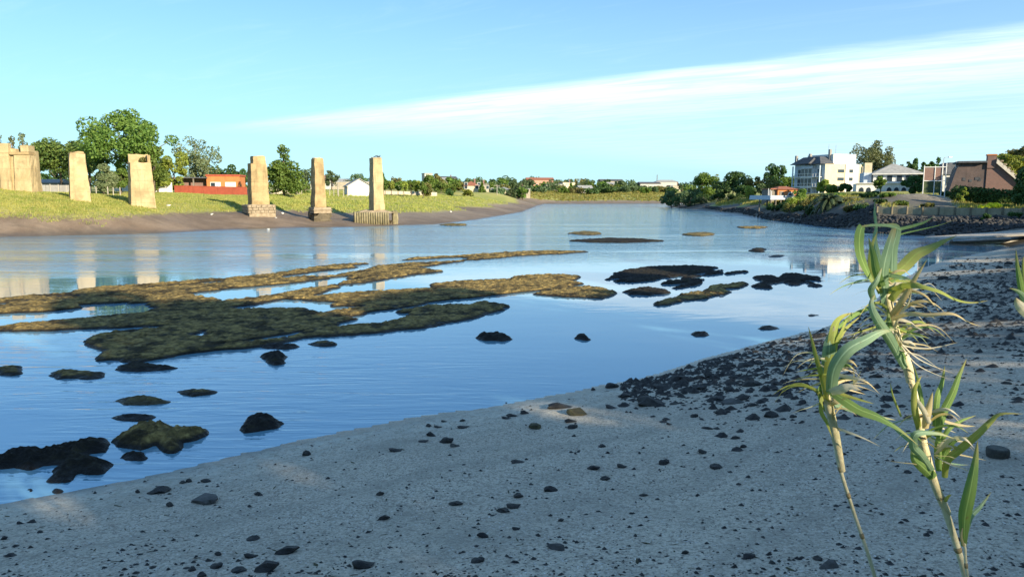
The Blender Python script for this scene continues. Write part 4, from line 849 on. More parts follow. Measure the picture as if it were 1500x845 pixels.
# fence posts along the field
M_post = plain('fence_post_wood', (.46, .42, .36), (.3, .27, .22), 6, .9, .3, .01)
for x in (62, 74, 86, 98, 132, 141, 158, 166, 176):
    g = gnd(x, 108); tag(MB().tube([(0, 0, -.3), (.01, 0, .7), (.015, 0, 1.25), (.015, 0, 1.3)], [.075, .07, .065, .04], 7).build('fence_post', M_post, None, False, g), 'weathered fence post on the grass between abutment and notched pier', 'post', 'field fence posts at left')
for x in (470, 476, 483, 489, 496, 503, 509, 436, 442):
    g = gnd(x, 139); tag(MB().tube([(0, 0, -.3), (.01, 0, .8), (.015, 0, 1.5), (.015, 0, 1.56)], [.07, .065, .06, .04], 6).build('fence_post', M_post, None, False, g), 'thin pale fence post on the field between the middle and bird piers', 'post', 'field fence posts in the middle')
# utility poles on the hill slope
M_pole = plain('pole_wood', (.38, .35, .3), (.26, .24, .2), 5, .9, .3, .01)
def pole(label, px, top, Y):
    g = gnd(px, Y); h = at(px, top, Y).z - g.z; e = empty('utility_pole', g); MB().tube([(0, 0, -.4), (0, 0, h * .6), (0, 0, h)], [.13, .11, .09], 7).build('shaft', M_pole, e); MB().box(-.9, .9, -.06, .06, h - .5, h - .36).build('crossarm', M_pole, e); tag(e, label, 'pole')
pole('pale pole with a crossarm left of the white barn', 495, 268, 142); pole('thin utility pole on the far shore at centre', 712, 268, 240); pole('thin utility pole right of the orange-roofed far house', 728, 270, 235)

# far hillside town
RH = random.Random(12)
fh = [('white far house above the conifer gap on the hill', 470, 250, 8, 3, M_white, 'flat', M_roofg), ('beige far house on the hill left of the white barn', 500, 262, 9, 3, M_beige, 'flat', M_roofg), ('long pale far house right of the middle pier top', 488, 300, 16, 3, M_white, 'side', M_roofg),
      ('pale far house with a flat roof above the white barn', 540, 270, 9, 3, M_beige, 'flat', M_roofg), ('white far tower-like house behind the young trees', 626, 300, 4, 7, M_white, 'flat', M_roofg), ('orange-roofed far house at the foot of the hill', 690, 245, 6, 2.4, M_cream, 'hip', M_rooft),
      ('pale low far house right of the orange-roofed one', 704, 250, 5, 2.4, M_beige, 'flat', M_roofg), ('small white far house at the centre foot of the hill', 722, 262, 6, 2.6, M_white, 'flat', M_roofg), ('long pale far house below the hill trees at centre', 757, 300, 13, 2.6, M_beige, 'flat', M_roofg),
      ('small cream far house among trees at centre', 738, 290, 6, 2.6, M_cream, 'hip', M_roofg), ('far pink house with brick front on the hill crest', 790, 400, 18, 5.2, M_pink, 'side', M_rooft), ('white far house left of the pink crest house', 771, 400, 8, 4, M_white, 'hip', M_roofg),
      ('white far house right of the pink crest house', 812, 372, 14, 3.4, M_white, 'flat', M_roofg), ('cream far cube house on the hill', 830, 380, 8, 4.4, M_cream, 'flat', M_roofg), ('low white far house under trees right of centre', 856, 350, 8, 2.6, M_white, 'side', M_roofg),
      ('long grey-roofed far house on the right hill crest', 894, 430, 18, 4, M_beige, 'side', M_roofd), ('white far house below the long grey-roofed one', 893, 395, 9, 3, M_white, 'side', M_roofg), ('far grey-roofed house near the mast', 950, 390, 14, 4, M_white, 'side', M_roofd),
      ('large white far house right of the mast', 975, 400, 15, 5, M_white, 'hip', M_roofg), ('beige far house at the right end of the hill', 988, 385, 8, 3.2, M_beige, 'flat', M_roofg), ('white far house high on the left hill crest', 640, 380, 16, 4, M_white, 'side', M_roofg), ('grey far house on the crest behind trees', 655, 400, 12, 4.5, M_grey, 'side', M_roofd)]
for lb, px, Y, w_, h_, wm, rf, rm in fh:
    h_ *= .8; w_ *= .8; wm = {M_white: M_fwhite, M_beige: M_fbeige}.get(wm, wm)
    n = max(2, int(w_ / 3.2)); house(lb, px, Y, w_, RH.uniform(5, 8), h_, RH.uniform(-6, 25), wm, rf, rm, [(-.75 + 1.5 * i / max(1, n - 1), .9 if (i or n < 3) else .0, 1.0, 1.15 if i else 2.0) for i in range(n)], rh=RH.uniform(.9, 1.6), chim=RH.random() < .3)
ht = [(640, 256, 300), (655, 262, 330), (668, 262, 340), (679, 261, 350), (693, 263, 330), (700, 261, 360), (711, 265, 300), (722, 262, 340), (735, 261, 350), (742, 260, 370), (752, 264, 320), (763, 267, 290), (772, 263, 380), (780, 260, 410), (806, 266, 400), (815, 263, 410), (823, 265, 390), (833, 264, 420), (843, 263, 410), (852, 262, 400), (862, 264, 390), (870, 267, 360), (880, 266, 380), (888, 265, 400), (902, 268, 390), (910, 266, 370), (919, 265, 380), (928, 267, 390), (936, 270, 400), (944, 272, 370), (962, 268, 410), (970, 266, 430), (980, 268, 420), (845, 276, 345), (868, 278, 340), (825, 277, 345), (893, 279, 345), (877, 275, 350), (912, 277, 350), (765, 275, 280), (748, 276, 270), (730, 278, 255), (706, 276, 240), (758, 279, 285), (512, 262, 300), (535, 263, 310), (478, 262, 300), (944, 279, 345), (610, 264, 320), (596, 266, 330), (580, 262, 340), (715, 268, 310), (727, 266, 320), (740, 270, 300), (755, 268, 330), (768, 269, 340), (776, 266, 360), (800, 268, 370), (808, 270, 360), (820, 270, 360), (836, 269, 365), (848, 269, 370), (858, 271, 355), (884, 271, 360), (898, 272, 370), (905, 271, 365), (922, 272, 360), (932, 273, 365), (955, 274, 360), (966, 274, 365), (984, 274, 360), (650, 270, 250), (675, 268, 260), (698, 270, 260), (640, 265, 260), (700, 274, 270), (786, 273, 350), (795, 275, 345)]
for i, (px, tp, Y) in enumerate(ht):
    big_ = tp < 272; st = RH.choice(['round', 'round', 'bush', 'cone' if i % 6 == 0 else 'round'])
    lf = RH.choice(['blue', 'mid', 'dark', 'blue', 'olive']); wd_ = RH.uniform(14, 24) if st != 'cone' else 9
    zone = 'behind the bird pier' if px < 560 else 'above the young tree row' if px < 630 else 'right of the young tree row' if px < 690 else 'at the orange-roofed far house' if px < 728 else 'left of the pink crest house' if px < 784 else 'right of the pink crest house' if px < 840 else 'left of the grey-roofed crest house' if px < 886 else 'right of the grey-roofed crest house' if px < 932 else 'beside the radio mast' if px < 972 else 'at the right end of the hill'
    lab = '%s %s %s tree on the far hill, %s' % ('taller' if big_ else 'low', {'blue': 'grey-green', 'mid': 'fresh green', 'dark': 'dark green', 'olive': 'olive'}[lf], {'round': 'rounded', 'bush': 'spreading', 'cone': 'pointed'}[st], zone)
    tree('tree', lab, px, tp - 1.5 + RH.uniform(-2, 1.5), Y, wd_ * 1.25, st, lf, 600, .75, .02, 'trees of the far hillside' if big_ else 'low trees at the foot of the far hill')
g = gnd(962, 405); h = at(962, 256, 405).z - g.z; e = empty('radio_mast', g); mb = MB()
for a in range(3): mb.tube([(.6 * math.cos(a * 2.09), .6 * math.sin(a * 2.09), -.5), (.12 * math.cos(a * 2.09), .12 * math.sin(a * 2.09), h)], [.09, .07], 5)
mb.build('mast_legs', M_wood, e); mb = MB()
for i in range(8): z = h * (i + .5) / 8; q = .6 - .48 * z / h; mb.tube([(q, 0, z), (-q * .5, q * .86, z), (-q * .5, -q * .86, z), (q, 0, z)], .05, 4, False)
mb.build('bracing', M_wood, e); tag(e, 'thin radio mast on the far hill at right', 'mast')
# tidal litter on the left mud
M_litter = plain('pale_litter', (.7, .68, .64), (.5, .48, .45), 10, .8, .2)
lit = [stone_mesh(90 + i, M_litter, 1) for i in range(3)]
for px, py, s in ((124, 326, 3.5), (168, 324, 3), (174, 325, 4), (172, 331, 4), (187, 321, 3), (248, 326, 8), (311, 326, 5), (392, 320, 5), (404, 318, 4), (660, 311, 5), (388, 326, 5), (414, 322, 6), (310, 325, 4)):
    z = 1.0
    for _ in range(20): q = on(px, py, z); z = .6 * z + .4 * max(0, hz(q.x, q.y))
    s_ = s * q.y / FPX; o = obj('litter', lit[int(px) % 3], None, (q.x, q.y, hz(q.x, q.y) + s_ * .15)); o.scale = (s_, s_, s_ * .6); tag(o, 'pale piece of tidal litter lying on the left mud flat', 'litter', 'litter on the mud flat')
# low weedy stones along the mud edge at far left
for i, px in enumerate((4, 10, 26, 34, 44, 55)):
    q = on(px, 343.5, .05); o = obj('stone', ST['b'][i % 6], None, (q.x, q.y, .1)); o.scale = (.75, .5, .34); tag(o, 'weedy stone in the short row at the left mud edge', 'stone', 'weedy stones at the left mud edge')

# ---------------------------------------------------------------- grass of the left bank and far shore
LM['grass'] = leafmat('grass_blade', (.19, .24, .045), (.33, .32, .085), (.44, .38, .14), .3)
def grass(name, label, n, region, seed, hmin, hmax, wd, dens=None):
    r = np.random.RandomState(seed); V = np.zeros((n, 5, 3, 3)); c = 0
    while c < n:
        px, Y = region(r); p = at(px, 284, Y)
        if hattr(p.x, p.y, 1) + r.uniform(-.12, .12) < .6: continue
        if r.rand() > .35 + .9 * float(vnoise(p.x * .35, p.y * .35, 6)): continue
        z = hz(p.x, p.y); hh = r.uniform(hmin, hmax) * (.6 + .8 * float(vnoise(p.x * .6, p.y * .6, 2)))
        for j in range(5):
            a = r.rand() * 6.28; ox, oy = r.normal(0, .12, 2); lean = r.uniform(.05, .5) * hh; w_ = wd * r.uniform(.6, 1.3)
            V[c, j] = [(p.x + ox - w_ * math.cos(a), p.y + oy - w_ * math.sin(a), z - .03), (p.x + ox + w_ * math.cos(a), p.y + oy + w_ * math.sin(a), z - .03), (p.x + ox + lean * math.cos(a * 3), p.y + oy + lean * math.sin(a * 3), z + hh * r.uniform(.7, 1.1))]
        c += 1
    V = V.reshape(-1, 3); tag(obj(name, npmesh(name, V, np.arange(len(V)).reshape(-1, 3), LM['grass'])), label, None, None, 'stuff')
grass('bank_grass', 'rough yellow-green grass on the left bank', 26000, lambda r: (r.uniform(-10, 480), 72 + 50 * r.rand() ** 1.5), 2, .07, .24, .032)
grass('field_grass', 'rough grass behind the middle piers', 13000, lambda r: (r.uniform(380, 760), 102 + 90 * r.rand() ** 1.3), 5, .12, .36, .05)
grass('far_bank_scrub', 'low scrub covering the far bank', 6000, lambda r: (r.uniform(760, 985), 300 + 100 * r.rand() ** 1.2), 7, .25, .6, .3)
# ---------------------------------------------------------------- right bank: buildings
# pale apartment block
g = gnd(1207, 148); e = empty('apartment_building', g, R(20)); HB = at(1207, 240, 148).z - g.z
W2, W1 = 10.6, 8.6
MB().box(0, W2 - 2.3, 0, W1, -2, HB).build('wall', M_cream, e)
MB().box(W2 - 2.3, W2 - .9, .5, W1, -2, HB - .1).build('recessed_wall', M_cream, e)
MB().box(W2 - .9, W2, -.1, W1, -2, HB - .35).build('end_wall', M_white, e)
bevel(MB().box(2.2, W2 - 2.6, .35, W1 - 1, HB, HB + 1.95).build('roof_storey', M_white, e), .04)
MB().box(5.0, 8.28, -.14, .1, -2, HB - .02).build('front_panel', M_white, e)
for zz in (HB - 1.15, HB - 2.75, HB - 4.35):
    for x, ww in ((3.2, 1.5), (6.0, .8)):
        yb = -.16 if x > 5 else 0; f = MB().box(x - .08, x + ww + .08, yb - .05, yb + .06, zz - .58, zz + .12).build('window', M_grey, e); MB().box(x, x + ww, yb - .08, yb + .04, zz - .5, zz + .04).build('pane', M_glass, f)
MB().box(8.4, 8.9, .42, .6, 0, HB - .4).build('downpipe', M_grey, e)
# river side with glazed bays and balconies (local -x)
M_shadew = plain('shade_blue_render', (.50, .57, .64), (.42, .49, .56), 1.2, .8, .1, .01, .3)  # blue of the shaded river side put into its wall colour
for fl in range(4):
    z0 = HB - .55 - 1.95 * (fl + 1)
    bevel(MB().box(-1.05, .0, .6, W1 - .3, z0 - .14, z0).build('balcony_slab', M_white, e), .02)
    rl = MB()
    rl.box(-1.04, -.98, .62, W1 - .35, z0 + .62, z0 + .68)
    for j in range(11): y = .65 + j * (W1 - 1.05) / 10; rl.box(-1.03, -.99, y, y + .04, z0 + .004, z0 + .62)
    rl.build('balcony_rail', M_shut, e)
    for j, (y, ww) in enumerate(((.9, 1.1), (6.2, 1.4))):
        f = MB().box(-.06, .05, y - .08, y + ww + .08, z0 + .1, z0 + 1.6).build('window', M_shut, e); MB().box(-.09, .03, y, y + ww, z0 + .16, z0 + 1.52).build('pane', M_glass, f)
    for j in range(3):
        y = 2.6 + j * 1.05; f = MB().box(-.95, -.88, y, y + 1.0, z0 + .05, z0 + 1.75).build('bay_window', M_shut, e); MB().box(-.98, -.86, y + .07, y + .93, z0 + .14, z0 + 1.66).build('pane', M_glass, f)
MB().box(-.88, -.004, 2.55, 5.8, -1.5, HB - .3).build('glazed_bay', M_shadew, e)
MB().box(-.03, -.001, .02, W1 - .02, -1.5, HB - .02).build('river_wall', M_shadew, e)
for y in (.35, 8.0): MB().box(-1.05, -.85, y, y + .2, -1.5, HB - .3).build('balcony_post', M_shadew, e)
yr = MB(); x0, x1 = -1.3, 2.1
yr.add([(x0, -.1, HB), (x1, -.1, HB), (x1, W1 + .2, HB), (x0, W1 + .2, HB), (x0 + 1.6, 2, HB + 1.5), (x1, 2, HB + 1.5), (x1, W1 - 2, HB + 1.5), (x0 + 1.6, W1 - 2, HB + 1.5)], [(0, 1, 5, 4), (1, 2, 6, 5), (2, 3, 7, 6), (3, 0, 4, 7), (4, 5, 6, 7), (0, 3, 2, 1)])
rf = yr.build('roof', M_roofd, e)
MB().prism([(-1.9, HB + .1), (.9, HB + .1), (-.5, HB + 1.3)], 2.6, 5.7).build('gable', M_roofd, e)
for x, y, h_ in ((-.6, 7.6, 1.9), (.6, 5.0, 2.2), (1.9, 1.0, 2.9)): bevel(MB().box(x, x + .5, y, y + .5, HB, HB + h_).build('chimney', M_grey, e), .03)
for x in (3.4, 5.2): MB().tube([(x, 3, HB + 1.9), (x, 3, HB + 4.0)], .04, 5).build('antenna', M_grey, e)
tag(e, 'cream and white apartment block with glazed river side in blue shade and dark roof', 'building')
# orange house on the river and its deck on stilts
g = gnd(1148, 140); e = empty('house', (g.x, g.y, at(1148, 293, 140).z), R(14)); e.scale = (.85, .85, .85)
MB().box(-1.5, 3.4, 0, 4, -1.5, 2.3).build('wall', M_orange, e); MB().add([(-1.8, -.4, 2.3), (3.7, -.4, 2.3), (3.7, 4.4, 2.3), (-1.8, 4.4, 2.3), (0, 2, 3.0), (1.9, 2, 3.0)], [(0, 1, 5, 4), (1, 2, 5), (2, 3, 4, 5), (3, 0, 4), (0, 3, 2, 1)]).build('roof', M_rooft, e)
pts = [(1.0, .2), (2.6, .2)] + [(1.8 + .8 * math.cos(a), 1.1 + .65 * math.sin(a)) for a in [math.pi * i / 8 for i in range(9)]]
f = MB().prism(pts[:2] + pts[2:], -.06, .05).build('arched_window', M_shut, e); MB().prism([(1.8 + (x - 1.8) * .85, .3 + (z - .3) * .88) for x, z in pts], -.09, .03).build('pane', M_glass, f)
MB().box(-1.1, -.1, -.06, .05, .0, 1.9).build('door', M_wood, e); MB().box(-2.9, -1.5, .6, 4, -1.5, 2.3).build('side_wall', M_wood, e); MB().box(-3.1, -1.3, .3, 4.2, 2.304, 2.5).build('side_roof', M_rooft, e)
tag(e, 'small orange house with an arched window beside the stilted deck', 'house')
M_shadeboard = plain('shade_blue_board', (.45, .5, .55), (.36, .41, .46), 3, .7, .1)  # pale blue of the deck's shade put into its board colour
zt = at(1140, 290, 128).z; g = gnd(1138, 128); e = empty('river_deck', (g.x, g.y, zt), R(14))
bevel(MB().box(-2.2, 3.4, -1.5, 5, -.32, 0).build('deck_slab', M_shadeboard, e), .03)
MB().box(-2.1, 3.3, -1.45, -1.38, .004, .42).build('parapet', M_shadeboard, e); MB().box(-2.18, -2.1, -1.4, 4.9, .004, .42).build('parapet', M_shadeboard, e)
for i in range(6): MB().tube([(-1.9 + i * .95, -1.2, -3.6), (-1.9 + i * .95, -1.2, -.33)], .11, 8).build('stilt', M_wood, e)
for i in range(4): MB().tube([(-1.9 + i * 1.5, 2.2, -3.6), (-1.9 + i * 1.5, 2.2, -.33)], .11, 8).build('stilt', M_wood, e)
for i in range(3): MB().tube([(-1.4 + i * .5, .4 + i * .3, 0), (-1.4 + i * .5, .4 + i * .3, 1.6 - .2 * i)], .05, 6).build('parasol_pole', M_shut, e)
tag(e, 'pale deck raised on stilts over the bank in front of the orange house', 'deck')
# white villa with arcade
g = gnd(1298, 124); e = empty('villa', (g.x, g.y, at(1298, 287, 124).z), R(-17))
arc = MB().box(-4.6, 4.6, 0, 4, -1.5, 2.0)
arc.build('arcade_wall', M_white, e)
for i, x in enumerate((-3.8, -2.7, .4, 1.5, 2.6)):
    pts = [(x - .36, .1), (x + .36, .1)] + [(x + .36 * math.cos(a), .9 + .5 * math.sin(a)) for a in [math.pi * j / 8 for j in range(9)]]
    MB().prism(pts, -.05, .04).build('arch_window', M_glass, e)
MB().box(-1.7, 4.9, 2.5, 8, 2.0, 3.7).build('upper_wall', M_white, e); MB().box(-3.1, -1.9, 3, 8, 2.0, 3.9).build('tower_wall', M_shadew, e)  # tower wall carries the blue of its shaded faces as colour
for x in (-1.0, .4, 1.9, 3.2, 4.2):
    f = MB().box(x - .08, x + .88, 2.44, 2.55, 2.35, 3.45).build('window', M_shut, e); MB().box(x, x + .8, 2.41, 2.53, 2.42, 3.38).build('pane', M_glass, f)
MB().add([(-2.0, 2.0, 3.7), (6.2, 2.0, 3.7), (6.2, 8.4, 3.7), (-2.0, 8.4, 3.7), (1.4, 5, 5.4), (2.0, 5, 5.4)], [(0, 1, 5, 4), (1, 2, 5), (2, 3, 4, 5), (3, 0, 4), (0, 3, 2, 1)]).build('roof', M_roofg, e)
MB().box(-2.0, 6.4, 1.7, 2.5, 3.55, 3.69).build('white_eave', M_white, e); MB().box(-2.9, -1.75, 4, 5.5, 3.904, 5.6).build('water_tank_tower', M_cream, e)
bevel(MB().box(-4.9, 4.9, -.3, .0, 2.0, 2.15).build('terrace_edge', M_white, e), .02)
tag(e, 'white riverside villa with arched windows and grey hipped roof', 'villa')
# unfinished brick frame with white posts
g = gnd(1352, 98); e = empty('brick_screen', g, R(-14)); hh = at(1352, 243, 98).z - g.z
for x in (-.05, 1.25, 2.1, 2.55): MB().tube([(x, 0, -.5), (x, 0, hh + (.35 if x > 2 else 0))], .055, 6).build('post', M_shut, e)
MB().box(0, 2.1, .05, .17, hh - 1.9, hh - .25).build('brick_panel', M_brick, e); MB().box(0, 2.1, .05, .12, .1, hh - 2.0).build('green_screen', plain('green_screen', (.07, .10, .05), (.05, .07, .035), 6, .9, .2), e)
for z in (hh - 2.0, hh - .22): MB().box(-.1, 2.6, -.03, .04, z, z + .09).build('rail', M_shut, e)
tag(e, 'tall frame of white posts holding a brick panel over green screening', 'screen')
def lamp(label, px, top, Y):
    g = gnd(px, Y); h = at(px, top, Y).z - g.z; e = empty('street_lamp', g, .2); MB().tube([(0, 0, -.3), (0, 0, h * .5), (0, 0, h - .15), (.12, 0, h)], [.08, .06, .045, .04], 7).build('pole', M_grey, e); MB().tube([(.1, 0, h), (.9, 0, h + .08)], [.035, .03], 6).build('arm', M_grey, e); bevel(MB().box(.75, 1.35, -.12, .12, h, h + .14).build('lamp_head', M_shut, e), .03); tag(e, label, 'lamp')
lamp('street lamp rising behind the tall white-posted brick frame', 1379, 231, 112)
for px, tp in ((1397, 236), (1410, 240)):
    g = gnd(px, 104); h = at(px, tp, 104).z - g.z; tag(MB().tube([(0, 0, -.3), (0, 0, h * .6), (0, 0, h)], [.06, .055, .05], 7).build('pole', M_shut, None, False, g), 'white %s pole in front of the grey-roofed house' % ('left' if px < 1400 else 'right'), 'pole')
# white house with grey mansard
g = gnd(1396, 116); e = empty('house', (g.x, g.y, g.z), R(-12)); hw = at(1396, 256, 116).z - g.z
MB().box(-1.6, 3.2, 0, 5, -1, hw).build('wall', M_white, e); MB().add([(-1.9, -.3, hw), (3.5, -.3, hw), (3.5, 5.3, hw), (-1.9, 5.3, hw), (-.6, .8, hw + 1.9), (2.2, .8, hw + 1.9), (2.2, 4, hw + 1.9), (-.6, 4, hw + 1.9)], [(0, 1, 5, 4), (1, 2, 6, 5), (2, 3, 7, 6), (3, 0, 4, 7), (4, 5, 6, 7), (0, 3, 2, 1)]).build('mansard_roof', M_roofd, e)
for x, z in ((-1.1, hw - 1.4), (.2, hw - 1.4), (1.6, hw - 1.4), (-1.1, hw - 3.2), (.2, hw - 3.2)): f = MB().box(x - .08, x + .78, -.06, .05, z - .08, z + 1.08).build('window', M_grey, e); MB().box(x, x + .7, -.09, .03, z, z + 1.0).build('pane', M_glass, f)
MB().box(-.6, 2.2, -2.2, -.01, hw - 4.4, hw - 4.2).build('awning', M_white, e)
tag(e, 'white house with grey mansard roof left of the brick ruin', 'house')
# brick building with the slanting parapet
g = gnd(1443, 100); e = empty('brick_ruin', (g.x, g.y, at(1443, 287, 100).z), R(-24)); e.scale = (1.12, 1.12, 1.06)
zr = at(1450, 240, 100).z - e.location.z; zc = at(1450, 230, 100).z - e.location.z; M_pbrick = plain('purple_brick', (.155, .115, .105), (.11, .085, .08), 1.4, .9, .5, .02, .3)
MB().prism([(-.02, -1.5), (4.6, -1.5), (4.6, .2), (.85, zr - .2), (-.02, zr - .1)], 0, 4.5).build('gable_wall', M_brick, e)
cop = MB().prism([(.85, zr - .196), (4.75, .2), (4.95, .25), (4.95, .55), (.9, zr + .35)], -.35, 4.6).build('slanting_parapet', plain('pale_coping', (.68, .62, .52), (.52, .47, .4), 2, .9, .5, .03), e)
for i in range(9):
    f = i / 9; x = 1.2 + f * 3.4; z = (zr + .07) + (.4 - zr - .05) * f
    bevel(MB().box(x, x + .34, -.37, 4.62, z - .1, z + .1).build('parapet_stone', M_block, e), .02)
bevel(MB().box(-.05, .84, -.12, .8, zr - .8, zc + .05).build('chimney', M_brick, e), .02); MB().box(-.12, .9, -.18, .86, zc - .12, zc + .02).build('chimney_cap', M_orange, e)
MB().prism([(-4.3, -1.5), (-.05, -1.5), (-.05, zr - .15), (-2.7, zr - .15), (-3.1, zr - .8)], .1, 4.4).build('sloping_wall', M_pbrick, e)
bevel(MB().box(-3.1, -.07, -.45, 4.6, zr - .146, zr + .12).build('eave_slab', M_roofd, e), .03)
for x, z, ww, wh in ((-2.45, 1.9, .32, .4), (-1.75, 1.75, .3, .3), (-1.15, 2.0, .55, .35), (-.8, 1.85, .3, .3)): MB().box(x, x + ww, .06, .2, z, z + wh).build('window_hole', M_roofd, e)
tag(e, 'brick ruin with slanting pale parapet and chimney behind the dark hedge', 'building')
# hedge
def hedge(name, label, p0, p1, h, th_, n, leaf, size=.22):
    r = np.random.RandomState(int(p0[0] * 3)); p0, p1 = Vector(p0), Vector(p1); m = int((p1 - p0).length / (th_ * .45)); C = []; Rd = []
    for i in range(m + 1):
        q = p0 + (p1 - p0) * i / m
        for z in np.arange(th_ * .4, h - th_ * .3, th_ * .5): C.append((q.x - p0.x, q.y - p0.y, q.z - p0.z + z)); Rd.append(th_ * .55)
    V, F = leaves(r, C, Rd, n, size, 1.0, .2); return tag(obj(name, npmesh(name, V, F, LM[leaf]), None, p0), label, 'hedge')
hedge('hedge', 'tall dark green hedge in front of the brick ruin', gnd(1402, 94), gnd(1490, 91), 2.2, 1.3, 9000, 'dark', .2)
# river retaining wall of concrete panels with caps
M_panel = plain('pale_panel', (.36, .32, .22), (.27, .24, .16), 1.5, .9, .3, .02, .5)
rw = [gnd(1286, 82.5), gnd(1330, 80.5), gnd(1400, 77.5), gnd(1470, 75.5), gnd(1530, 74)]
for v in rw: v.z = 1.5
wall_run('retaining_wall', 'pale panelled retaining wall along the right river bank', rw, 1.05, .16, M_panel, None, 1.55)
M_rwpost = plain('wall_post', (.2, .175, .12), (.14, .12, .085), 3, .9, .3, .02)
_rw = [o for o in bpy.data.objects if o.name.startswith('retaining_wall')][0]
for a_, b_ in zip(rw, rw[1:]):
    n_ = max(1, round((b_ - a_).length / 1.55))
    for i in range(n_):
        q = a_ + (b_ - a_) * i / n_ - rw[0]; MB().box(q.x - .09, q.x + .09, q.y - .17, q.y + .09, -.7, 1.12).build('post', M_rwpost, _rw)
# slipway: two pale slabs with a dark gap
M_slip = plain('slipway_concrete', (.46, .42, .36), (.33, .3, .26), 1.8, .9, .4, .03, .2)
a = on(1356, 347.5, .42); e = empty('slipway', a)
def slab(pts, z0, z1, mat, name):
    V = [(p.x - a.x, p.y - a.y, z - a.z - th_) for (p, z) in zip(pts, z0) for th_ in (0,)]; V = V + [(p.x - a.x, p.y - a.y, z - a.z + z1) for (p, z) in zip(pts, z0)]; n = len(pts)
    return MB().add(V, [tuple(range(n - 1, -1, -1)), tuple(range(n, 2 * n))] + [(i, (i + 1) % n, (i + 1) % n + n, i + n) for i in range(n)]).build(name, mat, e)
u = [on(1354, 347, .5), on(1385, 350, .5), on(1520, 343, .95), on(1520, 336.5, 1.05)]; bevel(slab(u, [.35, .38, .85, .95], .16, M_slip, 'upper_slab'), .03)
u = [on(1390, 354, .12), on(1440, 356, .12), on(1520, 350, .45), on(1520, 345.5, .5), on(1405, 352.5, .15)]; bevel(slab(u, [.0, .0, .3, .35, .02], .14, M_slip, 'lower_slab'), .03)
for px, py in ((1393, 354), (1432, 352.5), (1470, 350)): q = on(px, py, .05); MB().box(q.x - a.x - .12, q.x - a.x + .12, q.y - a.y - .1, q.y - a.y + .1, -.8, .12).build('support', M_slip, e)
tag(e, 'pale concrete slipway slabs reaching into the water at right', 'slipway')
# rubble armour below the wall and along the right bank
def bankrock(name, label, n, seed, reg, smin, smax):
    r = np.random.RandomState(seed); V = []; F = []; base = np.array([v.co[:] for v in stone_mesh(seed, M_stone, 1).vertices]); bf = np.array([p.vertices[:] for p in ST1.polygons])
    c = 0
    while c < n:
        px, Y = reg(r); p = at(px, 284, Y); z = hz(p.x, p.y)
        if z < -.12: continue
        s = r.uniform(smin, smax); a_ = r.rand() * 6.28; q = base * (s, s * r.uniform(.6, 1), s * r.uniform(.5, .8)) * r.uniform(.85, 1.15, (len(base), 1)); ca, sa = math.cos(a_), math.sin(a_)
        V.append(np.stack([q[:, 0] * ca - q[:, 1] * sa, q[:, 0] * sa + q[:, 1] * ca, q[:, 2]], 1) + (p.x, p.y, max(z, 0) + s * .12)); F.append(bf + c * len(base)); c += 1
    tag(obj(name, npmesh(name, np.concatenate(V), np.concatenate(F), M_bankrock)), label, None, None, 'stuff')
M_bankrock = plain('bank_rock', (.028, .029, .031), (.07, .069, .068), 2.0, .85, .6, .05)
ST1 = stone_mesh(2, M_bankrock, 1)
bankrock('bank_riprap', 'dark rock armour below the panelled retaining wall', 1400, 4, lambda r: (lambda px: (px, np.interp(px, [1270, 1330, 1400, 1470, 1520], [83, 79.5, 76.5, 74.5, 73.5]) - r.uniform(.2, 7)))(r.uniform(1265, 1520)), .25, .75)
bankrock('bank_boulders', 'dark boulders along the foot of the right bank', 1500, 6, lambda r: (lambda px: (px, np.interp(px, [1000, 1060, 1130, 1200, 1290], [212, 158, 114, 93, 79]) + r.uniform(-1, 6)))(1290 - 260 * r.rand() ** 1.3), .3, .8)

# ---------------------------------------------------------------- right bank: vegetation
tree('tree', 'low dark leafy tree at the tip of the headland', 984, 279, 222, 34, 'bush', 'blue', 2200, .45, .0)
tree('tree', 'dark rounded tree rising behind the headland tip', 1002, 266, 226, 24, 'round', 'dark', 1200, .45, .05)
tree('tree', 'tall pale green tree at the left of the headland wood', 1028, 252, 214, 52, 'round', 'mid', 4500, .42, .05)
tree('tree', 'shrubby dark tree low below the tall pale headland tree', 1018, 276, 206, 44, 'bush', 'blue', 2600, .4, .0)
tree('tree', 'thin far poplar between the two tallest headland trees', 1048, 255, 230, 12, 'column', 'grey', 500, .45, .1)
tree('pine_tree', 'big dark pine in the middle of the headland wood', 1073, 250, 198, 56, 'round', 'dark', 5200, .4, .12, seed=5)
tree('tree', 'olive green tree right of the big dark pine', 1104, 258, 192, 34, 'round', 'olive', 2600, .38, .1)
tree('tree', 'pointed dark tree rising highest right of the headland wood', 1132, 238, 188, 38, 'round', 'dark', 3200, .38, .15, seed=44)
tree('tree', 'green tree behind the orange house', 1158, 254, 176, 40, 'round', 'mid', 3000, .36, .1)
tree('tree', 'small bright tree in the shade of the headland wood', 1098, 277, 170, 16, 'column', 'yel', 700, .3, .05)
tree('tree', 'brownish green tree left of the stilted deck', 1130, 262, 160, 26, 'round', 'olive', 1900, .33, .1)
tree('tree', 'dark low tree under the olive headland tree', 1090, 270, 185, 36, 'bush', 'dark', 1800, .38, .05); tree('tree', 'dark low tree under the big pine', 1060, 272, 192, 34, 'bush', 'dark', 1600, .38, .05); tree('tree', 'dark low tree left of the brownish tree', 1114, 270, 172, 28, 'bush', 'blue', 1500, .36, .05)
tree('eucalyptus_tree', 'tall airy eucalyptus behind the apartment block', 1270, 205, 172, 66, 'airy', 'grey', 6500, .34, .3, bark=M_pbark)
tree('tree', 'green tree at the foot of the airy eucalyptus', 1266, 240, 165, 36, 'round', 'mid', 2400, .34, .05)
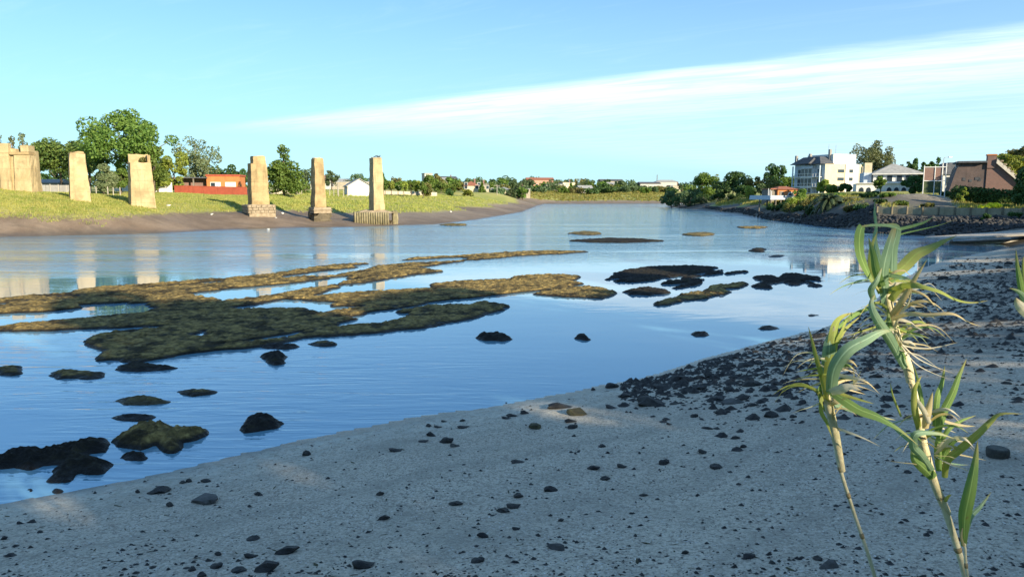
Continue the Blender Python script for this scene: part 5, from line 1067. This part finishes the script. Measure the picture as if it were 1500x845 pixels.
tree('tree', 'small airy tree on the right of the eucalyptus', 1293, 228, 168, 30, 'airy', 'grey', 1700, .32, .2, bark=M_pbark)
for i, (px, tp) in enumerate(((1318, 240), (1328, 236), (1338, 231), (1350, 237), (1362, 236), (1372, 229), (1308, 246))):
    tree('conifer_tree', '%s dark conifer in the row behind the villa' % ('second', 'third', 'fourth', 'fifth', 'sixth', 'last', 'first')[i], px, tp, 158 + i % 3 * 3, 27, ('cone', 'fir')[i % 2], 'dark', 2600, .36, .02, 'row of dark conifers at right')
for i, (px, tp) in enumerate(((1312, 243), (1332, 240), (1355, 240), (1376, 239))): tree('tree', '%s bushy dark tree under the conifer row' % ('first', 'second', 'third', 'fourth')[i], px, tp, 152, 34, 'bush', 'dark', 2200, .36, .0, 'dark trees under the conifers')
tree('tree', 'very dark round tree between the villa and the brick frame', 1336, 262, 108, 30, 'bush', 'dark', 3000, .26, .02)
tree('bush', 'yellowish autumn-tinted tree in front of the apartment block', 1206, 262, 138, 28, 'bush', 'yel', 2600, .27, .05, cat='bush')
tree('bush', 'green tree in front of the apartment block, right of the yellowish one', 1226, 270, 134, 28, 'bush', 'mid', 2400, .27, .02, cat='bush'); tree('bush', 'dark green bush at the right corner of the apartment block', 1240, 268, 132, 18, 'bush', 'dark', 1500, .26, .02, cat='bush')
tree('tree', 'slim tree standing in front of the white villa', 1289, 257, 112, 22, 'airy', 'mid', 1300, .24, .4)
sh = [('leafy green bush right of the small orange house', 1172, 276, 126, 24, 'mid'), ('dark bush in front of the deck stilts', 1156, 294, 119, 30, 'dark'), ('dark bush on the water edge left on the headland', 996, 286, 212, 26, 'dark'), ('second dark bush on the headland shore', 1012, 284, 206, 26, 'blue'), ('dark bush under the tall pale headland tree', 1036, 282, 200, 30, 'dark'), ('dark bush left of the headland lawn', 1052, 284, 194, 24, 'blue'), ('low dark bush at the edge of the headland lawn', 1078, 283, 180, 26, 'dark'), ('dull green bush beneath the stilted deck', 1134, 297, 122, 24, 'dark'), ('broad dark shrub on the slope left of the palm', 1180, 299, 104, 30, 'dark'), ('broad olive shrub on the slope right of the palm', 1246, 300, 94, 30, 'olive'), ('dark shrub hanging over the rocks below the villa', 1266, 303, 89, 30, 'dark'), ('small dark shrub above the wall left end', 1290, 296, 88, 22, 'dark'), ('tall olive shrub under the apartment block', 1196, 284, 116, 30, 'olive'), ('green shrub above the palm', 1222, 282, 112, 30, 'mid'), ('dark shrub right of the apartment block foot', 1256, 282, 112, 26, 'dark'), ('yellow-green shrub below the stilted deck', 1170, 287, 116, 34, 'yel'), ('dull green shrub on the slope under the deck', 1158, 297, 113, 26, 'olive'), ('olive shrub left of the dark palm', 1184, 291, 110, 26, 'olive'), ('olive shrub right of the dark palm', 1248, 289, 100, 34, 'olive'), ('dark shrub on the slope below the villa', 1272, 287, 97, 26, 'dark'),
      ('grey shrub above the left end of the retaining wall', 1262, 296, 92, 26, 'grey'), ('low green shrub left of the dirt mound', 1300, 290, 95, 26, 'mid'), ('green shrub on top of the retaining wall', 1318, 298, 86, 24, 'mid'), ('small shrub in the middle above the retaining wall', 1360, 300, 84, 20, 'olive'), ('round dark shrub below the villa terrace', 1276, 279, 112, 24, 'dark'),
      ('dark shrub at the foot of the white house', 1388, 279, 100, 22, 'dark'), ('thin yellow-leaved shrub left of the hedge', 1410, 274, 92, 16, 'yel'), ('dark round shrub at the right end of the wall', 1447, 312, 74, 14, 'dark'), ('small dark shrub at the right end of the wall by the edge', 1490, 310, 74, 22, 'dark'), ('low shrub in front of the hedge at the right', 1475, 303, 82, 22, 'mid'), ('dry shrub beside the left stilts', 1230, 297, 100, 24, 'grey')]
for lb, px, tp, Y, wd, lf in sh: tree('shrub', lb, px, tp, Y, wd, 'bush', lf, 1300, .2, .0, cat='shrub')
tree('flowering_bush', 'bright yellow flowering bush in front of the dark hedge', 1452, 296, 80, 30, 'bush', 'flower', 2200, .15, .0, cat='bush')
tree('tree', 'sunlit yellow-green tree behind the slanting parapet', 1483, 224, 112, 58, 'round', 'yel', 8000, .28, .05)
tree('tree', 'tall olive tree at the right edge above the brick ruin', 1496, 205, 118, 54, 'airy', 'olive', 5200, .3, .1)
tree('tree', 'dark green tree cut by the right edge beside the hedge', 1502, 238, 84, 34, 'column', 'dark', 4200, .25, .0)
# palm
M_frond = leafmat('palm_frond', (.035, .06, .03), (.05, .075, .035), (.07, .095, .045), .15)
g = gnd(1215, 100); e = empty('palm_tree', g); MB().tube([(0, 0, -.4), (0, 0, .5), (.05, 0, 1.3)], [.34, .3, .26], 9).build('trunk', M_bark, e)
rp = random.Random(3)
for i in range(34):
    a = i * 2.399; el = R(75 - 110 * (i / 34)); L = rp.uniform(2.2, 3.0); V = []; F = []; n = 9; pts = []
    for j in range(n + 1):
        f = j / n; r_ = L * (math.sin(f * 1.35) / math.sin(1.35)) * math.cos(el); z = 1.3 + L * f * math.sin(el) - 1.25 * f * f * L * .55
        pts.append(Vector((math.cos(a) * r_, math.sin(a) * r_, z)))
    side = Vector((-math.sin(a), math.cos(a), 0))
    for j in range(n):
        p, q = pts[j], pts[j + 1]; w_ = .34 * math.sin(math.pi * (.12 + .82 * j / n))
        for s in (-1, 1):
            k0 = len(V); V += [p, q, q + side * s * w_ + Vector((0, 0, -.16)) + (q - p) * .5, p + side * s * w_ * .95 + Vector((0, 0, -.16)) + (q - p) * .5]; F.append((k0, k0 + 1, k0 + 2, k0 + 3))
    MB().add(V, F).build('frond', M_frond, e)
tag(e, 'dark low palm with arching fronds on the slope below the apartment block', 'palm')
grass('right_bank_grass', 'dry grass on the right bank slope', 4200, lambda r: (lambda px: (px, np.interp(px, [1060, 1130, 1200, 1290, 1400, 1500], [170, 128, 104, 84, 80, 78]) + 22 * r.rand()))(r.uniform(1050, 1510)), 15, .2, .5, .06)
# ---------------------------------------------------------------- foreground giant reeds, rooted on the bank below the viewer
def reedmat(name, c1, c2, c3):
    m, t, b, pos = newmat(name)
    g = t.n('ShaderNodeNewGeometry'); uvn = t.n('ShaderNodeAttribute', attribute_name='blade').outputs['Vector']
    sv = t.n('ShaderNodeSeparateXYZ', {0: uvn}); vein = t.noise(t.n('ShaderNodeCombineXYZ', {0: t.math('MULTIPLY', sv.outputs[0], 9.0), 1: t.math('MULTIPLY', sv.outputs[1], .7), 2: 0.0}).outputs[0], 3.0, 3)
    n = t.noise(pos, 9.0, 4, .6); col = t.mix(t.ramp(n, .35, .68), c1, c2); col = t.mix(t.ramp(vein, .45, .65, 0, .45), col, c3)
    col = t.mix(t.ramp(t.math('ABSOLUTE', t.math('SUBTRACT', sv.outputs[0], .5)), .02, .07, .55, 0), col, tuple(min(1, v * 1.7) for v in c3))
    col = t.mix(t.ramp(sv.outputs[1], .68, 1.0, 0, .75), col, (.42, .34, .17)); col = t.mix(t.ramp(t.noise(pos, 38, 3), .66, .74, 0, .6), col, (.2, .14, .07))
    t.link(col, b.inputs['Base Color']); b.inputs['Roughness'].default_value = .68; b.inputs['Specular IOR Level'].default_value = .2; bump(t, b, vein, .25, .002)
    tr = t.n('ShaderNodeBsdfTranslucent', {'Color': t.mix(1.0, col, (1.3, 1.25, .6), 'MULTIPLY')}); mx = t.n('ShaderNodeMixShader', {0: .35}); t.link(b.outputs[0], mx.inputs[1]); t.link(tr.outputs[0], mx.inputs[2]); t.link(mx.outputs[0], m.node_tree.nodes['Material Output'].inputs[0]); return m
RM = {'g': reedmat('reed_green', (.14, .25, .095), (.2, .31, .085), (.27, .38, .14)), 'y': reedmat('reed_yellow', (.29, .34, .09), (.4, .4, .14), (.23, .31, .085)), 'b': reedmat('reed_blue_green', (.20, .33, .22), (.28, .41, .28), (.36, .48, .34)),
      'd': reedmat('reed_dry', (.5, .42, .26), (.62, .54, .36), (.4, .32, .18)), 'w': reedmat('reed_pale', (.6, .57, .48), (.7, .66, .58), (.48, .44, .36))}
M_cane = plain('cane', (.7, .66, .5), (.54, .5, .34), 14, .6, .3, .003, .4); M_node = plain('cane_node', (.34, .27, .16), (.24, .19, .11), 20, .8, .3, .003); M_sheath = plain('cane_sheath', (.64, .56, .38), (.48, .44, .26), 16, .8, .5, .004, .5)
def spline(P, n):
    P = [P[0]] + list(P) + [P[-1]]; out = []
    for i in range(n + 1):
        t = i / n * (len(P) - 3); k = min(int(t), len(P) - 4); f = t - k; a, b_, c, d = P[k:k + 4]
        out.append(.5 * ((2 * b_) + (c - a) * f + (2 * a - 5 * b_ + 4 * c - d) * f * f + (3 * b_ - a - 3 * c + d) * f ** 3))
    return out
REED_O = [Vector((0, 0, 0))]
def rp_(px, py, Y): return at(px, py, Y) - REED_O[0]
def leaf(parent, pts, wpx, kind='g', twist=0.0, tw1=0.0, fold=.16, base=.55, n=22, name='leaf', tip=1.0):
    """one blade: a folded strip along its own curve; width in photo pixels at its distance, twist turns the face"""
    P = [rp_(*p) for p in pts]; C = spline(P, n); V = []; F = []; UV = []
    for i, c in enumerate(C):
        f = i / n; t = (C[min(i + 1, n)] - C[max(i - 1, 0)]).normalized(); view = Vector((0, 1, 0)); s = t.cross(view)
        s = s.normalized() if s.length > .05 else Vector((1, 0, 0)); nn = s.cross(t).normalized(); a = twist + (tw1 - twist) * f
        s, nn = s * math.cos(a) + nn * math.sin(a), nn * math.cos(a) - s * math.sin(a)
        prof = (base + (1 - base) * min(1, f / .25)) * (1 - max(0, (f - .3) / .7) ** 1.7 * tip); w_ = .66 * wpx * pts[0][2] / FPX * .5 * max(prof, .02)
        wob = .012 * math.sin(f * 17 + pts[0][0]) * w_ * 8
        for k, u_ in enumerate((-1, -.5, 0, .5, 1)):
            V.append(c + s * (u_ * w_) + nn * (abs(u_) ** 1.3 * w_ * fold + wob)); UV.append((u_ * .5 + .5, f, 0))
    for i in range(n):
        for k in range(4): F.append((i * 5 + k, i * 5 + k + 1, i * 5 + k + 6, i * 5 + k + 5))
    me = MB().add(V, F).mesh(name, RM[kind], True); at_ = me.attributes.new('blade', 'FLOAT_VECTOR', 'POINT'); at_.data.foreach_set('vector', np.array(UV, np.float32).ravel())
    return obj(name, me, parent)
def cane(parent, pts, radii, nodes):
    P = [rp_(*p) for p in pts]; C = spline(P, 26); rad = [.62 * float(np.interp(i / 26, np.linspace(0, 1, len(radii)), radii)) for i in range(27)]
    st = MB().tube(C, rad, 12).build('stalk', M_cane, parent, True)
    for f in nodes:
        i = f * 26; k = int(i); q = C[k].lerp(C[min(k + 1, 26)], i - k); d = (C[min(k + 1, 26)] - C[k]).normalized(); r_ = rad[k]
        MB().tube([q - d * .006, q - d * .002, q + d * .002, q + d * .006], [r_ * 1.02, r_ * 1.22, r_ * 1.2, r_ * 1.02], 12).build('node', M_node, st, True)
    return st
def sheath(parent, pts, radii):
    P = [rp_(*p) for p in pts]; C = spline(P, 10); MB().tube(C, [.64 * float(np.interp(i / 10, np.linspace(0, 1, len(radii)), radii)) for i in range(11)], 10, False).build('sheath', M_sheath, parent, True)
def root_at(px, py, Y):
    p = at(px, py, Y); g = Vector((p.x + .12, p.y, hz(p.x + .12, p.y))); REED_O[0] = g; e = empty('reed', g); return e, g
def ragged(parent, roots, Y, n, seed):
    """thin split and dried strips hanging around the leaf bases"""
    r = random.Random(seed)
    for i in range(n):
        x, y = r.choice(roots); x += r.uniform(-5, 5); y += r.uniform(-10, 10); dr = r.choice((-1, 1, 1)); L = r.uniform(25, 85); up = r.uniform(-.6, 1.0); c = r.uniform(.15, .7); dz = r.uniform(-.08, .08)
        leaf(parent, [(x, y, Y), (x + dr * L * .35, y - up * L * .4, Y + dz * .4), (x + dr * L * .72, y - up * L * .5 + c * L * .15, Y + dz * .8), (x + dr * L, y - up * L * .35 + c * L * .55, Y + dz)], r.uniform(3, 10), r.choice('wwddygb'), r.uniform(.1, 1.2), r.uniform(.2, 1.3), r.uniform(.05, .4), .8, 14)
# --- left reed
Y0 = 1.45
e, g = root_at(1290, 860, Y0)
gp = lambda: (1330, 845 + 700, Y0)
cane(e, [(1345, 1330, Y0 + .03), (1315, 1000, Y0 + .01), (1283, 850, Y0), (1250, 748, Y0), (1229, 680, Y0), (1218, 615, Y0)], [.0085, .0075, .0062, .0058, .0065, .007], [.2, .38, .52, .66, .78])
sheath(e, [(1234, 690, Y0), (1224, 640, Y0), (1214, 590, Y0)], [.009, .0135, .012])
sheath(e, [(1222, 632, Y0 - .01), (1215, 600, Y0 - .01), (1206, 560, Y0)], [.010, .013, .008])
leaf(e, [(1220, 585, Y0), (1216, 545, Y0 - .01), (1215, 505, Y0 - .02), (1222, 478, Y0 - .01)], 34, 'b', .1, .5, .35, .8, tip=.9)
leaf(e, [(1212, 560, Y0 - .01), (1221, 500, Y0 - .02), (1228, 470, Y0), (1250, 458, Y0 + .03)], 24, 'y', .3, -.4, .3, .7)
leaf(e, [(1217, 575, Y0 - .03), (1222, 540, Y0 - .05), (1242, 512, Y0 - .06), (1270, 496, Y0 - .05), (1293, 485, Y0 - .02), (1320, 480, Y0 + .02)], 30, 'b', .5, .9, .3, .7)
leaf(e, [(1214, 600, Y0 - .01), (1205, 560, Y0 - .02), (1197, 530, Y0 - .03), (1190, 502, Y0 - .04), (1184, 478, Y0 - .05)], 12, 'y', .9, .6, .3, .8)
leaf(e, [(1228, 480, Y0 + .02), (1250, 462, Y0 + .05), (1275, 450, Y0 + .08), (1290, 440, Y0 + .1)], 11, 'g', .5, .8)
leaf(e, [(1240, 470, Y0), (1227, 500, Y0 - .02), (1238, 482, Y0 + .04), (1262, 462, Y0 + .08)], 12, 'y', .4, .8)
leaf(e, [(1214, 570, Y0 - .02), (1235, 585, Y0 - .06), (1262, 600, Y0 - .08), (1290, 612, Y0 - .08), (1318, 628, Y0 - .06), (1345, 652, Y0 - .04)], 28, 'g', .7, 1.0, .25, .6)
leaf(e, [(1216, 578, Y0 + .02), (1240, 596, Y0 + .01), (1275, 607, Y0), (1312, 615, Y0 + .02)], 16, 'b', .4, .9)
for i, (x1, y1) in enumerate(((1268, 552), (1280, 563), (1262, 542), (1286, 575), (1250, 535), (1272, 570))):
    leaf(e, [(1218, 585, Y0 - .02), (1234, 572, Y0 - .03), (1250, 560 + i, Y0 - .04), (x1, y1, Y0 - .05)], 7, 'w', .4 + i * .2, 1.2, .2, .9, 12)
leaf(e, [(1216, 575, Y0 - .04), (1232, 570, Y0 - .06), (1246, 566, Y0 - .07), (1262, 572, Y0 - .08)], 20, 'w', .3, .7, .2, .8, 12)
leaf(e, [(1214, 600, Y0), (1222, 590, Y0 - .03), (1236, 588, Y0 - .03), (1222, 610, Y0 - .02), (1221, 628, Y0 - .01)], 11, 'd', .3, .9)
leaf(e, [(1222, 625, Y0), (1240, 632, Y0 - .03), (1262, 640, Y0 - .05), (1290, 654, Y0 - .06)], 6, 'w', .5, .9)
leaf(e, [(1206, 580, Y0 - .01), (1203, 600, Y0 - .02), (1212, 620, Y0 - .02), (1219, 640, Y0 - .02)], 12, 'y', .2, .5, .3, .8)
leaf(e, [(1210, 560, Y0), (1202, 572, Y0), (1204, 590, Y0), (1214, 612, Y0)], 14, 'g', .3, .6, .3, .9)
ragged(e, [(1216, 590), (1212, 560), (1222, 540)], Y0, 26, 61)
tag(e, 'shorter giant reed with pale frayed leaf bases, left of the tall one', 'reed')
# --- tall reed in front
Y1 = 1.5
e, g = root_at(1420, 860, Y1)
cane(e, [(1492, 1300, Y1 + .02), (1450, 1000, Y1), (1416, 850, Y1), (1385, 748, Y1), (1362, 690, Y1), (1350, 640, Y1), (1345, 600, Y1), (1332, 545, Y1), (1318, 500, Y1), (1305, 450, Y1), (1292, 400, Y1)], [.0105, .0105, .0105, .0115, .013, .0125, .010, .009, .0085, .008, .006], [.14, .24, .33, .42, .5, .58, .7])
sheath(e, [(1388, 752, Y1), (1366, 700, Y1), (1350, 640, Y1), (1346, 610, Y1)], [.0118, .0145, .014, .012])
sheath(e, [(1334, 560, Y1 - .005), (1330, 540, Y1 - .005), (1324, 520, Y1 - .005)], [.0125, .0155, .0145])
sheath(e, [(1318, 510, Y1), (1306, 460, Y1), (1296, 420, Y1), (1290, 390, Y1)], [.011, .0125, .0125, .009])
# top tuft
leaf(e, [(1264, 331, Y1 - .05), (1259, 345, Y1 - .055), (1262, 378, Y1 - .05), (1274, 404, Y1 - .04), (1288, 426, Y1 - .03)], 25, 'g', .1, .5, .1, .7, 20, tip=.95)
leaf(e, [(1320, 337, Y1 + .01), (1304, 331, Y1 - .02), (1280, 330, Y1 - .04), (1262, 332, Y1 - .05)], 7, 'b', .2, .5, .1, .9, 12, tip=.3)
leaf(e, [(1298, 445, Y1), (1294, 400, Y1 - .02), (1301, 365, Y1 - .02), (1310, 334, Y1 - .01)], 22, 'b', .1, .5, .12, .9, 18, tip=.6)
leaf(e, [(1290, 430, Y1 - .01), (1277, 395, Y1 - .02), (1276, 365, Y1 - .02), (1285, 340, Y1 - .01)], 12, 'y', .3, .6, .12, .9, 16)
leaf(e, [(1301, 430, Y1 + .01), (1306, 400, Y1 + .02), (1308, 365, Y1 + .02), (1314, 335, Y1 + .02), (1296, 330, Y1 + .01)], 22, 'b', .2, .6, .3, .9, tip=.7)
leaf(e, [(1296, 420, Y1), (1288, 385, Y1 + .02), (1281, 355, Y1 + .03), (1283, 335, Y1 + .03), (1284, 315, Y1 + .03)], 13, 'b', .4, 1.1, .3, .9)
leaf(e, [(1284, 335, Y1), (1282, 320, Y1), (1281, 308, Y1), (1282, 292, Y1)], 6, 'b', .5, .9, .2, .9, 12)
leaf(e, [(1292, 420, Y1 - .02), (1284, 400, Y1 - .03), (1278, 370, Y1 - .03), (1272, 348, Y1 - .02)], 18, 'g', .6, .9, .3, .9)
leaf(e, [(1302, 405, Y1), (1322, 392, Y1 + .04), (1342, 372, Y1 + .08), (1360, 364, Y1 + .12), (1380, 354, Y1 + .16), (1402, 345, Y1 + .2)], 28, 'y', .5, .9, .3, .6)
leaf(e, [(1308, 338, Y1 + .02), (1330, 332, Y1 + .06), (1352, 326, Y1 + .1), (1368, 317, Y1 + .14)], 10, 'g', .9, 1.0, .3, .8)
leaf(e, [(1304, 352, Y1 + .02), (1320, 343, Y1 + .04), (1345, 337, Y1 + .06), (1375, 330, Y1 + .08), (1400, 322, Y1 + .1)], 4, 'g', .6, .9, .3, .8)
leaf(e, [(1300, 470, Y1), (1322, 440, Y1 - .04), (1342, 405, Y1 - .06), (1358, 380, Y1 - .07)], 13, 'd', .5, .8, .3, .8)
leaf(e, [(1296, 430, Y1), (1320, 420, Y1 - .04), (1345, 418, Y1 - .08), (1375, 426, Y1 - .1), (1400, 438, Y1 - .1), (1424, 443, Y1 - .1), (1448, 440, Y1 - .1)], 13, 'y', .7, 1.0, .3, .8, 30)
leaf(e, [(1298, 440, Y1 + .02), (1318, 425, Y1 + .04), (1340, 424, Y1 + .05), (1362, 415, Y1 + .05), (1380, 430, Y1 + .05), (1396, 420, Y1 + .06)], 5, 'w', .7, 1.0, .2, .8, 24)
leaf(e, [(1306, 468, Y1 - .02), (1330, 460, Y1 - .05), (1360, 461, Y1 - .08), (1395, 459, Y1 - .1), (1420, 472, Y1 - .1), (1438, 478, Y1 - .1)], 10, 'd', .6, 1.0, .3, .8, 28)
leaf(e, [(1304, 440, Y1 - .02), (1320, 420, Y1 - .03), (1333, 415, Y1 - .03), (1345, 405, Y1 - .03)], 16, 'y', .5, .9, .3, .9, 14)
leaf(e, [(1310, 480, Y1 - .02), (1318, 462, Y1 - .03), (1332, 440, Y1 - .04), (1336, 410, Y1 - .04)], 6, 'w', .5, .9, .3, .9, 14)
leaf(e, [(1280, 440, Y1 - .03), (1276, 425, Y1 - .05), (1285, 410, Y1 - .06), (1292, 392, Y1 - .05)], 14, 'b', .7, .3, .3, .9, 14)
leaf(e, [(1326, 540, Y1 - .02), (1305, 500, Y1 - .05), (1284, 468, Y1 - .06), (1276, 445, Y1 - .05), (1282, 430, Y1 - .04)], 22, 'b', .4, .8, .3, .6)
leaf(e, [(1326, 535, Y1 - .01), (1318, 515, Y1 - .02), (1304, 480, Y1 - .02), (1300, 440, Y1 - .01)], 16, 'g', .2, .5, .3, .9)
for i, (x1, y1, xm, ym) in enumerate(((1400, 548, 1350, 528), (1392, 556, 1345, 535), (1408, 500, 1360, 510), (1352, 505, 1325, 500), (1348, 492, 1320, 490), (1330, 520, 1312, 488), (1382, 545, 1350, 522))):
    leaf(e, [(1306, 480 + 4 * i, Y1 - .02), (1318, 500 + 2 * i, Y1 - .04), (xm, ym, Y1 - .05), (x1, y1, Y1 - .05)], 4.5, 'w', .5 + i * .1, 1.0, .2, .9, 16)
leaf(e, [(1290, 470, Y1), (1262, 480, Y1 + .03), (1245, 500, Y1 + .04), (1226, 525, Y1 + .05)], 4, 'w', .5, .9, .2, .9, 14)
# lower tuft
leaf(e, [(1350, 640, Y1), (1340, 600, Y1 - .02), (1340, 570, Y1 - .02), (1350, 550, Y1 - .01)], 14, 'y', .3, .8, .3, .9)
leaf(e, [(1352, 625, Y1), (1350, 590, Y1), (1345, 560, Y1 + .02), (1336, 528, Y1 + .03)], 10, 'g', .4, .8, .3, .9)
leaf(e, [(1370, 625, Y1), (1373, 585, Y1), (1380, 560, Y1 + .02), (1384, 535, Y1 + .03)], 13, 'g', .3, .7, .3, .9)
leaf(e, [(1372, 640, Y1 - .01), (1382, 605, Y1 - .01), (1396, 575, Y1 - .01), (1405, 550, Y1), (1416, 525, Y1 + .02)], 17, 'g', .3, .7, .3, .8)
leaf(e, [(1380, 645, Y1), (1390, 628, Y1), (1408, 616, Y1 + .01), (1430, 608, Y1 + .03)], 10, 'g', .6, .9, .3, .8)
leaf(e, [(1384, 700, Y1), (1388, 675, Y1 - .02), (1410, 655, Y1 - .04), (1432, 636, Y1 - .06), (1450, 618, Y1 - .07), (1466, 606, Y1 - .08), (1500, 606, Y1 - .1)], 17, 'y', .5, .9, .3, .7, 30)
leaf(e, [(1384, 690, Y1 + .01), (1384, 665, Y1), (1398, 645, Y1 - .02), (1418, 640, Y1 - .03)], 16, 'g', .3, .7, .3, .8)
leaf(e, [(1376, 690, Y1), (1374, 660, Y1), (1376, 635, Y1 + .01), (1372, 610, Y1 + .02)], 16, 'g', .3, .6, .3, .8)
leaf(e, [(1365, 690, Y1 - .02), (1350, 668, Y1 - .03), (1338, 655, Y1 - .04), (1342, 635, Y1 - .05), (1372, 634, Y1 - .05), (1398, 642, Y1 - .04)], 20, 'b', .5, .9, .3, .7, 28)
leaf(e, [(1368, 700, Y1 - .01), (1352, 684, Y1 - .02), (1340, 672, Y1 - .02), (1336, 650, Y1 - .01)], 26, 'g', .2, .5, .35, .8)
leaf(e, [(1354, 690, Y1), (1340, 680, Y1 - .02), (1322, 678, Y1 - .03), (1300, 674, Y1 - .04)], 5, 'd', .7, .9, .3, .8, 14)
leaf(e, [(1356, 628, Y1 - .02), (1358, 610, Y1 - .03), (1362, 592, Y1 - .03), (1366, 574, Y1 - .03)], 17, 'd', .3, .6, .4, .8, 14)
leaf(e, [(1362, 620, Y1 - .03), (1352, 600, Y1 - .03), (1340, 582, Y1 - .02), (1330, 560, Y1 - .01)], 12, 'w', .4, .7, .3, .8, 14)
leaf(e, [(1345, 655, Y1 + .02), (1325, 640, Y1 + .03), (1308, 625, Y1 + .04), (1292, 610, Y1 + .05)], 11, 'b', .6, .9, .3, .8, 16)
leaf(e, [(1320, 610, Y1 + .02), (1308, 580, Y1 + .02), (1304, 560, Y1 + .02)], 5, 'y', .5, .8, .3, .8, 10)
leaf(e, [(1385, 735, Y1 - .01), (1388, 728, Y1 - .02), (1394, 724, Y1 - .03)], 8, 'y', .4, .6, .3, .8, 8)
ragged(e, [(1300, 440), (1296, 410), (1308, 470), (1316, 500)], Y1, 46, 62); ragged(e, [(1356, 640), (1372, 660), (1362, 610)], Y1, 24, 63)
tag(e, 'tallest giant reed with a ragged top tuft in the right foreground', 'reed')
# --- small side shoot with one hanging leaf
Y2 = 1.46
e, g = root_at(1424, 860, Y2)
cane(e, [(1500, 1290, Y2), (1455, 1010, Y2), (1420, 860, Y2), (1413, 800, Y2), (1410, 785, Y2)], [.006, .006, .005, .005, .004], [.3, .6])
leaf(e, [(1412, 800, Y2), (1414, 755, Y2 - .02), (1422, 715, Y2 - .03), (1428, 680, Y2 - .03), (1432, 645, Y2 - .03)], 27, 'g', .3, .7, .35, .4, 26)
leaf(e, [(1413, 795, Y2), (1420, 760, Y2), (1436, 742, Y2 + .01), (1452, 720, Y2 + .03)], 12, 'b', .5, .8, .3, .5, 16)
leaf(e, [(1412, 800, Y2 - .005), (1408, 785, Y2 - .01), (1411, 770, Y2 - .01)], 6, 'd', .3, .6, .3, .8, 8)
tag(e, 'small reed shoot with one broad hanging leaf beside the tall reed', 'reed')
# --- reed cut by the right edge
Y3 = 1.35
e, g = root_at(1560, 700, Y3)
cane(e, [(1640, 1300, Y3), (1560, 800, Y3), (1535, 560, Y3), (1525, 420, Y3)], [.009, .009, .009, .006], [.3, .5, .7])
leaf(e, [(1530, 520, Y3), (1512, 470, Y3 - .02), (1498, 430, Y3 - .03), (1491, 395, Y3 - .03), (1488, 365, Y3 - .03)], 16, 'g', .4, .8, .3, .7)
leaf(e, [(1532, 490, Y3 - .02), (1512, 455, Y3 - .04), (1495, 430, Y3 - .05), (1478, 422, Y3 - .06)], 17, 'b', .5, .9, .3, .7)
leaf(e, [(1534, 480, Y3 - .03), (1510, 460, Y3 - .05), (1494, 448, Y3 - .05), (1488, 436, Y3 - .05)], 30, 'w', .3, .6, .3, .8)
leaf(e, [(1530, 470, Y3), (1508, 430, Y3 - .01), (1500, 400, Y3), (1499, 375, Y3)], 14, 'y', .4, .6, .3, .8)
tag(e, 'reed whose pale leaves are cut by the right edge', 'reed')

# ---------------------------------------------------------------- trees on the bank behind and beside the viewer: they shade the beach
rng = np.random.RandomState(77)
def gap(V, F, origin):
    """small breaks in the canopy: drops the leaf sprays that stand in a few narrow sight lines to the sun"""
    C = V.reshape(-1, 4, 3).mean(1) + np.array(origin); keep = np.ones(len(C), bool); d = np.array(TO_SUN)
    for p, rad in BREAKS:
        q = C - np.array(p); t = q @ d; keep &= ~((t > 3) & (np.linalg.norm(q - t[:, None] * d, axis=1) < rad))
    V = V.reshape(-1, 4, 3)[keep].reshape(-1, 3); return V, np.arange(len(V)).reshape(-1, 4)
BREAKS = [(at(1310, 390, 1.5), .34), (at(1225, 560, 1.45), .32), (at(1385, 640, 1.5), .34), (at(1345, 470, 1.5), .34), (at(1400, 760, 1.5), .3), (on(850, 600, .25), .55), (on(880, 603, .25), .45), (on(410, 688, .05), .3), (on(1400, 396, .5), 1.0), (on(1450, 394, .5), 1.0), (on(1340, 398, .5), .8)]
def shade_tree(x, y, H, Wd, seed, label, group, n=2600, leafk='mid', size=.6):
    g = Vector((x, y, hz(x, y))); key = (seed, H, Wd)
    V, F, mb = tree_geo('round', H, Wd, seed, n, size, .12); V, F = gap(V, F, g); e = empty('tree', g); mb.build('trunk', M_bark, e, True); obj('crown', npmesh('crown', V, F, LM[leafk]), e); tag(e, label, 'tree', group)
for i, (x, y, H, Wd) in enumerate([(-30, -40, 12, 13), (-20, -36, 12, 13), (-9, -32, 12, 13), (1, -28, 12.5, 13), (9, -24, 12.5, 12), (16, -19, 12.5, 12), (23, -14, 12.5, 12), (29, -7, 12, 12), (34, 1, 12, 12), (38, 10, 11.5, 11), (5, -36, 13, 13), (20, -30, 13, 13), (-4, -22, 10, 10), (12, -15, 9, 9), (-14, -27, 10, 10), (28, -20, 13, 13), (-38, -34, 11, 12)]):
    shade_tree(x, y, H, Wd, 300 + i, 'tall leafy tree on the bluff behind the viewer', 'trees behind the viewer', 4200)
for i, (x, y, H, Wd) in enumerate([(41, 20, 10, 9), (45, 29, 9.5, 9), (50, 38, 9, 9), (54, 47, 9, 9), (58, 55, 8.5, 8), (64, 62, 8.5, 8), (70, 70, 9.5, 9), (75, 79, 11, 9), (70, 85, 10, 7), (83, 90, 11, 9)]):
    shade_tree(x, y, H, Wd, 340 + i, 'leafy tree on the right bank beyond the picture edge', 'trees beyond the right edge')
